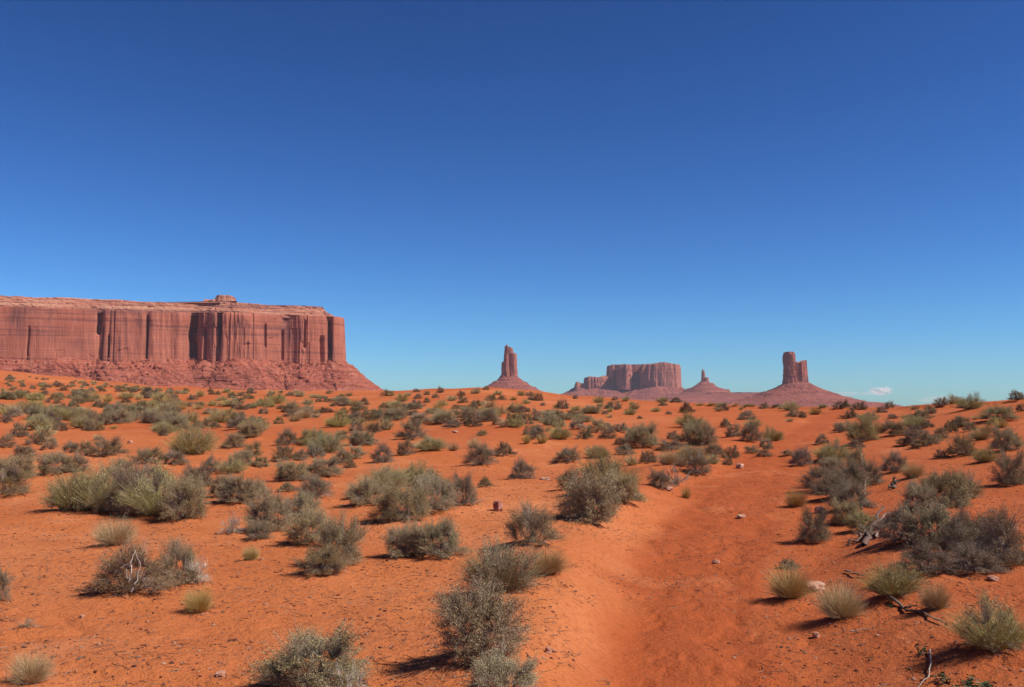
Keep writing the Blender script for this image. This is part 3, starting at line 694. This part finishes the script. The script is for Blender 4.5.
def ridge(name, L, D, py, dep, prof_w, lab, seed):
    ox, oy = W((L[0] + L[1]) / 2, D); 
    root = None
    P = col_pts(L[0], L[1], D, dep, off=(ox, oy), sq=.6)
    prof = [(zat(py, D), 0), (zat(py + .8, D), 4), (zat(py + 2, D), prof_w * .15), (zat(py + 5, D), prof_w * .5), (zat(py + 9, D), prof_w), (-30, prof_w * 1.8)]
    o, info = slope(name, P, prof, m_talus2, None, n=700, sm=8, gul=14, lam=90, seed=seed, ledge=4, cap=True, rows=40)
    o.location = (ox, oy, 0); tag(o, lab, kind='structure')
ridge('low_ridge', (708, 772), 6200, 392.8, 160, 330, 'low red ridge on the horizon between pinnacle and pillar butte', 71)
ridge('low_ridge', (575, 705), 5600, 398.2, 200, 420, 'low purple-red slope in front of the far flat mesa', 72)
ridge('low_ridge', (790, 856), 4700, 400.2, 120, 130, 'low red shelf trailing right from the pillar butte', 73)

# ------------------------------------------------------------------ clouds
def cloud(px, py, wp, hp, D, lab, op, seed):
    m = bpy.data.materials.new('cloud_vapour'); m.use_nodes = True; nt_ = m.node_tree; nt_.nodes.clear(); N = NB(nt_)
    out = N.n('ShaderNodeOutputMaterial'); d1 = N.n('ShaderNodeBsdfDiffuse'); d1.inputs[0].default_value = (.5, .5, .5, 1); d2 = N.n('ShaderNodeBsdfTranslucent'); d2.inputs[0].default_value = (.5, .5, .5, 1); df = N.n('ShaderNodeAddShader'); N.l(d1.outputs[0], df.inputs[0]); N.l(d2.outputs[0], df.inputs[1])
    tr = N.n('ShaderNodeBsdfTransparent'); mx = N.n('ShaderNodeMixShader')
    P = N.n('ShaderNodeTexCoord').outputs['Object']
    al = N.ramp(N.noise(P, 1 / 160., 5, .7), [(.40, g(0)), (.75, g(op))])
    N.l(al, mx.inputs[0]); N.l(tr.outputs[0], mx.inputs[1]); N.l(df.outputs[0], mx.inputs[2]); N.l(mx.outputs[0], out.inputs[0])
    r_ = np.random.default_rng(seed); o0 = np.array([(px - CX) / F * D, D, zat(py, D)])
    import bmesh
    bm = bmesh.new(); bmesh.ops.create_icosphere(bm, subdivisions=3, radius=1)
    base = np.array([v.co[:] for v in bm.verts]); bf = np.array([[v.index for v in f.verts] for f in bm.faces]); bm.free()
    Vs, Fs = [], []
    for q in range(5):
        a = (q - 2) * .28 + r_.uniform(-.08, .08); b = r_.uniform(-.1, .35) * (1 - abs(a))
        rr = (.42 - .30 * abs(a)) * r_.uniform(.7, 1.15)
        n = 1 + .35 * fbm(base[:, 0] * 1.8 + q, base[:, 1] * 1.8, base[:, 2] * 1.8, oct=3, seed=seed + q)[:, None]
        V = base * n * np.array([rr * wp, rr * wp, rr * 1.1 * hp]) / F * D + np.array([a * wp / 1.3, r_.uniform(-.3, .3) * wp, b * hp]) / F * D
        Vs.append(V); Fs.append(bf + q * len(base))
    o = mk('cloud', np.vstack(Vs), np.ascontiguousarray(np.vstack(Fs)), m, None, True); o.location = o0
    tag(o, lab, 'cloud', 'small clouds low over the right horizon')
cloud(881, 391, 17, 8, 60000, 'small white puff of cloud, brightest and highest one right of the pillar butte', .5, 1)
cloud(873, 394, 26, 5, 62000, 'flat thin cloud wisp just under the small white puff', .16, 2)
cloud(846, 394, 20, 5, 64000, 'faint cloud wisp left of the small white puff, over the talus end', .16, 3)
cloud(938, 400, 34, 7, 70000, 'faint low cloud bank on the skyline behind the right hand bushes', .14, 4)

# ------------------------------------------------------------------ haze
m_h, nt_, bs = mat('haze_air'); nt_.nodes.remove(bs); N = NB(nt_)
pv = N.n('ShaderNodeVolumePrincipled'); pv.inputs['Color'].default_value = (.95, .88, 1, 1); pv.inputs['Density'].default_value = 2.1e-5; pv.inputs['Anisotropy'].default_value = .0
N.l(pv.outputs[0], nt_.nodes['Material Output'].inputs['Volume'])
B = 12000
hv = [(x, y, z) for z in (-40, 320) for x, y in ((-B, -3000), (B, -3000), (B, 10500), (-B, 10500))]
hz = mk('haze', hv, [(0, 3, 2, 1), (4, 5, 6, 7), (0, 1, 5, 4), (1, 2, 6, 5), (2, 3, 7, 6), (3, 0, 4, 7)], m_h)
tag(hz, 'thin blue air haze over the valley', kind='stuff')

# ------------------------------------------------------------------ plant meshes
def unit(v): return v / (np.linalg.norm(v, axis=-1, keepdims=True) + 1e-9)
def tubes(P, r):   # P: n x k x 3 polylines, r: k radii (or n x k)
    n, k, _ = P.shape; r = np.broadcast_to(r, (n, k))
    T = unit(np.gradient(P, axis=1)); ref = np.where(np.abs(T[..., 2:3]) > .9, np.array([1., 0, 0]), np.array([0, 0, 1.]))
    A = unit(np.cross(T, ref)); B_ = np.cross(T, A)
    V = np.stack([P + r[..., None] * (A * math.cos(a) + B_ * math.sin(a)) for a in (0, 2.094, 4.189)], 2)  # n,k,3,3
    idx = np.arange(n * k * 3).reshape(n, k, 3)
    Fs = [np.stack([idx[:, i, j], idx[:, i, (j + 1) % 3], idx[:, i + 1, (j + 1) % 3], idx[:, i + 1, j]], -1).reshape(-1, 4) for i in range(k - 1) for j in range(3)]
    return V.reshape(-1, 3), np.vstack(Fs)
def ribbons(P, wd, r_):  # P: n x k x 3 blades, tapered
    n, k, _ = P.shape; T = unit(P[:, -1] - P[:, 0]); S = unit(np.cross(T, r_.standard_normal((n, 3))))[:, None]
    tp = np.linspace(1, .25, k)[None, :, None]
    w_ = np.broadcast_to(wd, (n,))[:, None, None]
    V = np.stack([P - S * w_ * tp, P + S * w_ * tp], 2)
    idx = np.arange(n * k * 2).reshape(n, k, 2)
    Fs = [np.stack([idx[:, i, 0], idx[:, i, 1], idx[:, i + 1, 1], idx[:, i + 1, 0]], -1).reshape(-1, 4) for i in range(k - 1)]
    return V.reshape(-1, 3), np.vstack(Fs)
def leaves(c, d, ln, wd, r_):
    n = len(c); S = unit(np.cross(d, r_.standard_normal((n, 3))))
    ln = np.broadcast_to(ln, (n,))[:, None]; wd = np.broadcast_to(wd, (n,))[:, None]
    V = np.stack([c, c + d * ln * .55 + S * wd, c + d * ln, c + d * ln * .5 - S * wd], 1)
    return V.reshape(-1, 3), np.arange(n * 4).reshape(n, 4)
def cat(parts):
    Vs = []; Fs = []; k = 0
    for V, F_ in parts: Vs.append(V); Fs.append(F_ + k); k += len(V)
    return np.vstack(Vs), np.vstack(Fs)
def dome(n, r_, lump, seed, zmin=.03, rmin=.55):
    v = unit(r_.standard_normal((n * 3, 3))); v[:, 2] = np.abs(v[:, 2]); v = v[v[:, 2] > zmin][:n]
    lob = np.clip(1 + lump * fbm(v[:, 0] * 2.3 + seed * 7, v[:, 1] * 2.3, v[:, 2] * 2.3, oct=2, seed=seed) * 1.8, .62, 1.3)
    v = v.copy(); v[:, 2] = np.where(v[:, 2] > .35, .35 + (v[:, 2] - .35) ** .85 * .65 ** .15, v[:, 2])
    rad = lob * (rmin + (1 - rmin) * r_.random(len(v)) ** .55)
    return v * rad[:, None] * np.array([.5, .5, 1]), v
def bush(seed, nb, nt_, nl, lump, leaf_l, leaf_w, twig_r, stem_r, zmin=.0, upright=.3, tipclump=.05, clump=.085):
    r_ = np.random.default_rng(seed)
    bp, _ = dome(nb, r_, lump, seed, zmin=.12, rmin=.45); bp *= .62; bp[:, 2] = bp[:, 2] * .85 + .03
    nb = len(bp)
    base = r_.standard_normal((nb, 3)) * np.array([.045, .045, 0]); base[:, 2] = -.03
    mid_ = (base + bp) / 2 + r_.standard_normal((nb, 3)) * .035; mid_[:, 2] -= .04
    stems = tubes(np.stack([base, mid_, bp], 1), np.array([1.6, 1, .6]) * stem_r)
    cl, _ = dome(max(nb + nb // 2, 30), r_, lump, seed, zmin=zmin, rmin=.70)
    tips = cl[r_.integers(0, len(cl), nt_)] * (1 + .10 * r_.standard_normal((nt_, 1))) + r_.standard_normal((nt_, 3)) * np.array([.5, .5, .75]) * clump
    tips[:, 2] = np.maximum(tips[:, 2], .02)
    dist = np.linalg.norm(tips[:, None] * np.array([1, 1, .6]) - bp[None] * np.array([1, 1, .6]), axis=-1) + r_.random((len(tips), nb)) * .05
    par = bp[dist.argmin(1)]
    tm = (par + tips) / 2 + r_.standard_normal(tips.shape) * .03
    tips_d = unit(tips - tm + np.array([0, 0, upright * .15]))
    tw = tubes(np.stack([par, tm, tips], 1), np.array([1, .75, .45]) * twig_r)
    q = r_.random((len(tips), nl)) ** .7
    seg = tm[:, None] + (tips - tm)[:, None] * (.15 + .95 * q)[..., None] + r_.standard_normal((len(tips), nl, 3)) * .013
    ld = unit(tips_d[:, None] + .75 * r_.standard_normal((len(tips), nl, 3)) + np.array([0, 0, upright]))
    L = leaves(seg.reshape(-1, 3), ld.reshape(-1, 3), leaf_l * r_.uniform(.6, 1.3, seg.shape[0] * nl), leaf_w, r_)
    L[0][:, 2] = np.maximum(L[0][:, 2], -.01)
    return L, cat([stems, tw])
def tuft(seed, n, wd, spread, curl, base_r, k=4, zlo=.5):
    r_ = np.random.default_rng(seed)
    a = r_.uniform(0, 2 * np.pi, n); rr = np.sqrt(r_.random(n)); 
    b = np.stack([np.cos(a) * rr * base_r, np.sin(a) * rr * base_r, 0 * a - .02], 1)
    a2 = a + r_.standard_normal(n) * .5
    out = spread * (rr * .75 + .25 * r_.random(n)); ht = r_.uniform(zlo, 1, n) * np.sqrt(np.clip(1 - (out / .62) ** 2, .08, 1))
    t = np.linspace(0, 1, k)[None, :]
    lat = out[:, None] * t ** curl
    P_ = b[:, None] + np.stack([np.cos(a2)[:, None] * lat, np.sin(a2)[:, None] * lat, ht[:, None] * t ** .9], -1)
    gl = .15 * np.stack([vn(a * 1.6, rr * 3, seed=seed), vn(a * 1.6, rr * 3, seed=seed + 1), .6 * vn(a * 2.2, rr * 2, seed=seed + 2)], -1)[:, None]
    P_ += gl * t[..., None] ** 1.3 + r_.standard_normal(P_.shape) * .014 * t[..., None]
    return ribbons(P_, wd, r_)
def norm(parts):   # scale a plant to width 1, height 1
    V = np.vstack([p[0] for p in parts]); lo = np.percentile(V, 1.0, 0); hi = np.percentile(V, 99.3, 0)
    s = np.array([1 / (hi[0] - lo[0]), 1 / (hi[1] - lo[1]), 1 / hi[2]])
    return [(p[0] * s, p[1]) for p in parts]
PROTO = {}   # kind -> list of (foliage mesh, stem mesh, joined mesh)
def reg(kd, L, S, mL, mS, name):
    L, S = norm([L, S])
    a = mk(name + '_foliage', L[0], np.ascontiguousarray(L[1]), mL); b = mk(name + '_stems', S[0], np.ascontiguousarray(S[1]), mS)
    J = cat([L, S]); c_ = mk(name, J[0], np.ascontiguousarray(J[1]), [mL, mS], mi=np.r_[np.zeros(len(L[1])), np.ones(len(S[1]))])
    PROTO.setdefault(kd, []).append((a.data, b.data, c_.data))
    for o in (a, b, c_): bpy.data.objects.remove(o)
for s in range(5):
    reg('S', *bush(100 + s, 90, 2500, 18, .34, .024, .0034, .0019, .005, upright=.4), m_sage, m_wood, 'sagebrush')
    reg('D', *bush(200 + s, 80, 2200, 13, .40, .024, .0034, .0020, .0055, upright=.35, tipclump=.07), m_dark, m_wood, 'brush')
for s in range(3):
    reg('s', *bush(300 + s, 50, 750, 11, .30, .045, .009, .003, .006, upright=.4), m_sage, m_wood, 'small_sagebrush')
    reg('d', *bush(320 + s, 50, 750, 10, .32, .045, .008, .0035, .007, upright=.35), m_dark, m_wood, 'small_brush')
    # broom shrubs: upright green stems over a twiggy base
    L, S = bush(400 + s, 60, 1100, 9, .35, .034, .0034, .0018, .005, upright=1.2, zmin=.0)
    reg('G', cat([tuft(420 + s, 1700, .0022, .55, 1.1, .24, zlo=.4), L]), S, m_green, m_wood, 'green_shrub')
    L, S = bush(440 + s, 26, 200, 6, .35, .06, .012, .004, .008, upright=1.2)
    reg('g', cat([tuft(450 + s, 420, .006, .55, 1.1, .24, zlo=.4, k=3), L]), S, m_green, m_wood, 'small_green_shrub')
    r_ = np.random.default_rng(s)
    L = tuft(500 + s, 2600, .0024, .58, 1.25, .22, zlo=.18); S = tuft(520 + s, 500, .003, .5, 1.1, .2, zlo=.25)
    reg('Y', L, S, m_straw, m_dry, 'grass_tuft')
    reg('y', tuft(540 + s, 420, .008, .60, 1.2, .22, zlo=.35, k=3), tuft(560 + s, 60, .010, .5, 1.3, .1, zlo=.3, k=3), m_straw, m_dry, 'small_grass_tuft')
    _, S = bush(600 + s, 40, 330, 1, .5, .02, .004, .0045, .008, upright=.4, tipclump=.12)
    r_ = np.random.default_rng(s); L = tuft(640 + s, 60, .004, .6, 1.1, .05, k=3)
    reg('X', L, S, m_straw, m_pale if s else m_wood, 'dead_shrub')
    L, S = bush(660 + s, 12, 50, 5, .4, .16, .06, .01, .012, upright=.3)
    reg('W', L, S, m_weed, m_wood, 'weed')

NM = {'S': ('sagebrush', 'sagebrush', 'grey sagebrush'), 'D': ('desert_shrub', 'shrub', 'dark brown shrub'), 'G': ('broom_shrub', 'shrub', 'green shrub'),
      'Y': ('grass_tuft', 'grass tuft', 'straw grass tuft'), 'X': ('dead_shrub', 'dead shrub', 'dead twiggy shrub'), 'W': ('weed', 'weed', 'weed')}
GR = {'S': 'grey sagebrush scattered over the sand', 'D': 'dark brown shrubs scattered over the sand', 'G': 'green shrubs scattered over the sand',
      'Y': 'straw grass tufts scattered over the sand', 'X': 'dead shrubs scattered over the sand', 'W': 'small green weeds at lower right'}
COLS = [(-99, 42, "at the far left edge"), (42, 95, "below the long mesa's left end"), (95, 142, "below the long mesa's left crack"), (142, 190, "below the long mesa's middle"), (190, 262, "below the mesa's dark clefts"), (262, 346, "below the long mesa's right end"),
        (346, 410, "just right of the long mesa"), (410, 476, "between long mesa and spire"), (476, 550, "below the lone spire"), (550, 610, "right of the lone spire"),
        (610, 688, "below the far flat mesa"), (688, 745, "below the thin pinnacle"), (745, 830, "below the pillar butte"), (830, 905, "left of the skyline bushes"), (905, 1200, "near the right edge")]
BANDS = [(0, 397, 'farthest'), (397, 405, 'very distant'), (405, 414, 'distant'), (414, 427, 'middling far'), (427, 444, 'middle-distance'), (444, 463, 'mid-ground'), (463, 486, 'nearer'), (486, 900, 'close')]
ORD = ['first', 'second', 'third', 'fourth', 'fifth', 'sixth', 'seventh', 'eighth', 'ninth', 'tenth', '11th', '12th', '13th', '14th', '15th', '16th', '17th', '18th'] + [f'{i}th' for i in range(19, 60)]
NUM = ['', 'one', 'two', 'three', 'four', 'five', 'six', 'seven', 'eight', 'nine', 'ten', 'eleven', 'twelve', '13', '14', '15', '16', '17', '18'] + [str(i) for i in range(19, 60)]
def pl(n): return 'sagebrushes' if n == 'sagebrush' else n + 's'
buck = {}
for i, p in enumerate(PL):
    if p['lab']: continue
    cz = next(c for a, b, c in COLS if a <= p['px'] < b); bz = next(c for a, b, c in BANDS if a <= p['py'] < b)
    buck.setdefault((p['k'], cz, bz), []).append(p)
for (k, cz, bz), L in buck.items():
    L.sort(key=lambda p: p['px']); n = len(L); nm = NM[k][2]
    for i, p in enumerate(L):
        if n == 1: p['lab'] = f"only {bz} {nm} {cz}"
        else:
            pos = 'leftmost' if i == 0 else 'rightmost' if i == n - 1 else ORD[i] + ' from left'
            p['lab'] = f"{pos} of {NUM[n]} {bz} {nm}s {cz}".replace('sagebrushs', 'sagebrushes')
rp = random.Random(3)
for p in PL:
    k = p['k']; z = float(H_(p['x'], p['y'])[0])
    near = p['wp'] >= 20 or k in 'XW'
    pk = k if near else k.lower()
    a, b, c_ = rp.choice(PROTO[pk]); nm, ct, _ = NM[k]
    if p['lab'].startswith('tiny') and k == 'X': a, b, c_ = PROTO['X'][0]
    hgt = p['H'] * 1.07
    wf = 1.09 if near else 1.15
    if k == 'Y' and near: wf *= .88; hgt *= .92
    sc = (p['W'] * wf, p['W'] * wf * rp.uniform(.85, 1.1), hgt); rz = rp.uniform(0, 6.28)
    if near:
        o = empty(nm, (p['x'], p['y'], z)); o.rotation_euler = (0, 0, rz)
        o.empty_display_size = .1
        fo = bpy.data.objects.new('foliage' if k != 'Y' else 'dry_blades', a); so = bpy.data.objects.new('stems' if k != 'Y' else 'green_blades', b)
        for q in (fo, so): COL.objects.link(q); q.parent = o
        o.scale = sc
    else:
        o = bpy.data.objects.new(nm, c_); COL.objects.link(o); o.location = (p['x'], p['y'], z); o.rotation_euler = (0, 0, rz); o.scale = sc
    tag(o, p['lab'], ct, GR[k])

# ------------------------------------------------------------------ rocks, sticks, litter
def rock(px, py, wp, hp, m, lab, seed, nm='rock', group=None):
    import bmesh
    x, y, t = hit(px, py); s = t / F
    bm = bmesh.new(); bmesh.ops.create_icosphere(bm, subdivisions=3, radius=1)
    base = np.array([v.co[:] for v in bm.verts]); bf = np.array([[v.index for v in f.verts] for f in bm.faces]); bm.free()
    base = np.sign(base) * np.abs(base) ** .75
    n = 1 + .35 * fbm(base[:, 0] * 1.3 + seed, base[:, 1] * 1.3, base[:, 2] * 1.3, oct=3, seed=seed)[:, None]
    V = base * n * np.array([wp / 2 * s, wp / 2.4 * s, hp / 2 * s * 1.1])
    o = mk(nm, V, bf, m); o.location = (x, y, float(H_(x, y)[0]) + hp * .4 * s); o.rotation_euler = (0, 0, seed)
    tag(o, lab, 'rock', group)
rock(498, 511, 9, 11, m_bould, 'upright dark red stone on open sand right of the wide central clump', 1)
rock(467, 480, 4, 3, m_bould, 'small dark stone on open sand above the wide central clump', 2)
rock(545, 481, 10, 3, m_stone, 'flat pale stone left of the green shrub beside the track', 3)
rock(740, 468, 8, 5, m_stone, 'pale stone at the upper left side of the track', 4)
rock(741, 517, 9, 3, m_stone, 'small flat pale stone in the middle of the track', 5)
rock(820, 514, 10, 7, m_stone, 'pale block of stone at the foot of the dark thicket', 6)
rock(813, 590, 26, 8, m_stone, 'flat buff slab half buried behind the golden tuft', 7)
rock(993, 579, 11, 5, m_stone, 'small pinkish stone below the grey brush mass', 8)
rock(816, 640, 6, 5, m_stone, 'small pale stone below the golden tuft', 9)
rock(548, 653, 6, 7, m_stone, 'small pale stone on the bank right of the largest sagebrush', 10)
rock(221, 674, 11, 5, m_stone, 'flat pale stone on bare sand at lower left', 11)
rock(667, 491, 12, 4, m_stone, 'pale stone beside the dead shrub at the left of the track', 12)
rock(414, 447, 6, 3, m_stone, 'small pale stone by the round brown shrub in the middle distance', 13)
rock(130, 443, 5, 3, m_stone, 'small pale stone on open sand below the long mesa', 14)
rock(455, 433, 6, 3, m_stone, 'small pale stone at the end of the middle brush belt', 15)
rock(716, 564, 7, 4, m_stone, 'pale stone on the worn track, left of the straw tuft', 16)
rock(82, 617, 5, 3, m_stone, 'tiny white stone below the lower left dark bush', 17)
def stick(name, pts, r, m, lab, cat_, lift=.02):
    # pts: list of polylines of (pixel x, pixel y, height above sand in px)
    V = []; Fq = []; k = 0
    parts = []
    for pi, L in enumerate(pts):
        P_ = []
        for (px, py, up) in L:
            x, y, t = hit(px, py); P_.append((x, y, float(H_(x, y)[0]) + lift + up * t / F))
        P_ = np.array(P_); q = np.linspace(0, len(P_) - 1, 14); 
        Q = np.stack([np.interp(q, range(len(P_)), P_[:, i]) for i in range(3)], 1)
        Q[1:-1] += np.random.default_rng(pi).standard_normal((12, 3)) * r * .5
        rr = r * np.linspace(1, .35, 14) * (1 if pi == 0 else .65)
        parts.append(tubes(Q[None], rr))
    V, Fq = cat(parts); c0 = V.mean(0); c0[2] = V[:, 2].min()
    o = mk(name, V - c0, np.ascontiguousarray(Fq), m, None, True); o.location = c0
    tag(o, lab, cat_)
stick('stick', [[(890, 603, 1), (905, 609, 0), (925, 618, 0), (943, 628, 0)], [(905, 609, 0), (916, 612, 4)]], .016, m_log, 'dark fallen stick below the low green shrub at right', 'stick')
stick('stick', [[(930, 655, 0), (931, 668, 0), (928, 678, 0), (918, 688, 0)]], .009, m_pale, 'pale bent stick at the bottom edge, lower right', 'stick')
stick('stick', [[(845, 573, 0), (866, 579, 0)]], .012, m_log, 'short dark stick on sand left of the grey brush mass', 'stick')
stick('stick', [[(850, 637, 0), (872, 633, 0)]], .006, m_pale, 'thin pale twig lying right of the golden tuft', 'stick')
stick('fallen_branch', [[(864, 548, 0), (870, 540, 3), (876, 530, 8), (884, 520, 12)], [(874, 534, 6), (880, 536, 3), (884, 530, 6), (886, 522, 4)], [(868, 540, 2), (856, 545, 1), (845, 548, 0)]], .040, m_log, 'thick dark fallen branch under the thicket beside the track', 'branch')
stick('fallen_branch', [[(876, 540, 0), (880, 531, 6), (884, 526, 10), (892, 523, 8)], [(880, 531, 6), (874, 528, 12)]], .020, m_gray, 'bleached grey branch curling beside the thick dark fallen one', 'branch')
stick('stump', [[(894, 490, 0), (894, 489, 5), (895, 489, 10)], [(894, 489, 3), (898, 489, 6)], [(893, 490, 1), (889, 491, 2)]], .040, m_log, 'small dark dead stump below the brown bush near the right', 'stump')
stick('bleached_branch', [[(131, 604, 5), (138, 604, 22), (139, 604, 34), (133, 604, 46)], [(134, 604, 46), (130, 604, 35), (122, 604, 30), (114, 604, 24)], [(130, 604, 35), (131, 604, 25), (128, 604, 15)], [(130, 604, 36), (125, 604, 28), (127, 604, 18)]], .0085, m_pale,
      'bleached forked branch lying over the lower left dark bush', 'branch')
stick('stick', [[(818, 437, 2), (826, 432, 6), (832, 428, 12)]], .012, m_wood, 'thin dark branch rising at the end of the brush left of the far track', 'branch') if False else None
stick('dead_branch', [[(862, 512, 0), (866, 492, 4), (864, 478, 10), (861, 470, 16)], [(866, 490, 6), (872, 484, 12)]], .010, m_gray, 'thin bleached branch sticking up in the right side thicket', 'branch')

def litter():
    r_ = np.random.default_rng(77); Cc = []; 
    # under plants
    for p in NEARP:
        if p['d'] > 24: continue
        n = int(110 * min(p['W'], 1.2)); a = r_.uniform(0, 6.28, n); rr = p['W'] * (.25 + .5 * np.abs(r_.standard_normal(n)) * .6)
        Cc.append(np.stack([p['x'] + np.cos(a) * rr, p['y'] + np.sin(a) * rr], 1))
    n = 26000; t = 5 + 19 * r_.random(n) ** 1.3 ; u = r_.uniform(-.56, .56, n); c_ = np.stack([u * t, t], 1)
    dn = fbm(c_[:, 0] / .9, c_[:, 1] / .9, oct=3, seed=99) + .25 * (np.abs(path_s(c_[:, 0], c_[:, 1])) > 1) + .25 * (u > .25)
    Cc.append(c_[dn > .12]); Cc = np.vstack(Cc); n = len(Cc)
    z = H_(Cc[:, 0], Cc[:, 1])
    c3 = np.stack([Cc[:, 0], Cc[:, 1], z + .002], 1)
    tw = r_.random(n) < .5
    a = r_.uniform(0, 6.28, n); d = np.stack([np.cos(a), np.sin(a), r_.uniform(-.05, .25, n)], 1)
    ln = r_.uniform(.02, .09, n)[:, None]
    T_ = tubes(np.stack([c3[tw], c3[tw] + d[tw] * ln[tw] * .5 + r_.standard_normal((tw.sum(), 3)) * .004, c3[tw] + d[tw] * ln[tw]], 1), np.array([.0022, .002, .0012]))
    pc = c3[~tw]; k = len(pc); s = .003 + .012 * r_.random(k) ** 3
    V = (ICO_V[None] * (1 + .2 * r_.standard_normal((k, 12, 1))) * s[:, None, None] * np.array([1.2, 1, .7]) + pc[:, None]).reshape(-1, 3)
    Ft = (ICO_F[None] + 12 * np.arange(k)[:, None, None]).reshape(-1, 3)
    o = mk('ground_litter', T_[0], np.ascontiguousarray(T_[1]), m_litter)
    tag(o, 'twigs and dry bits scattered on the sand', 'litter', kind='stuff')
    o = mk('gravel', V, np.ascontiguousarray(Ft), m_litter); tag(o, 'pebbles and crumbs scattered on the sand', 'gravel', kind='stuff')
litter()
labs = {}
for o in COL.objects:
    if o.parent is None and 'label' in o: labs.setdefault(o['label'], []).append(o.name)
print('dup labels', {k: v for k, v in labs.items() if len(v) > 1}, 'long', [k for k in labs if len(k.split()) > 16])
print('plants', len(PL), {k: sum(p['k'] == k for p in PL) for k in 'SDGYXW'})
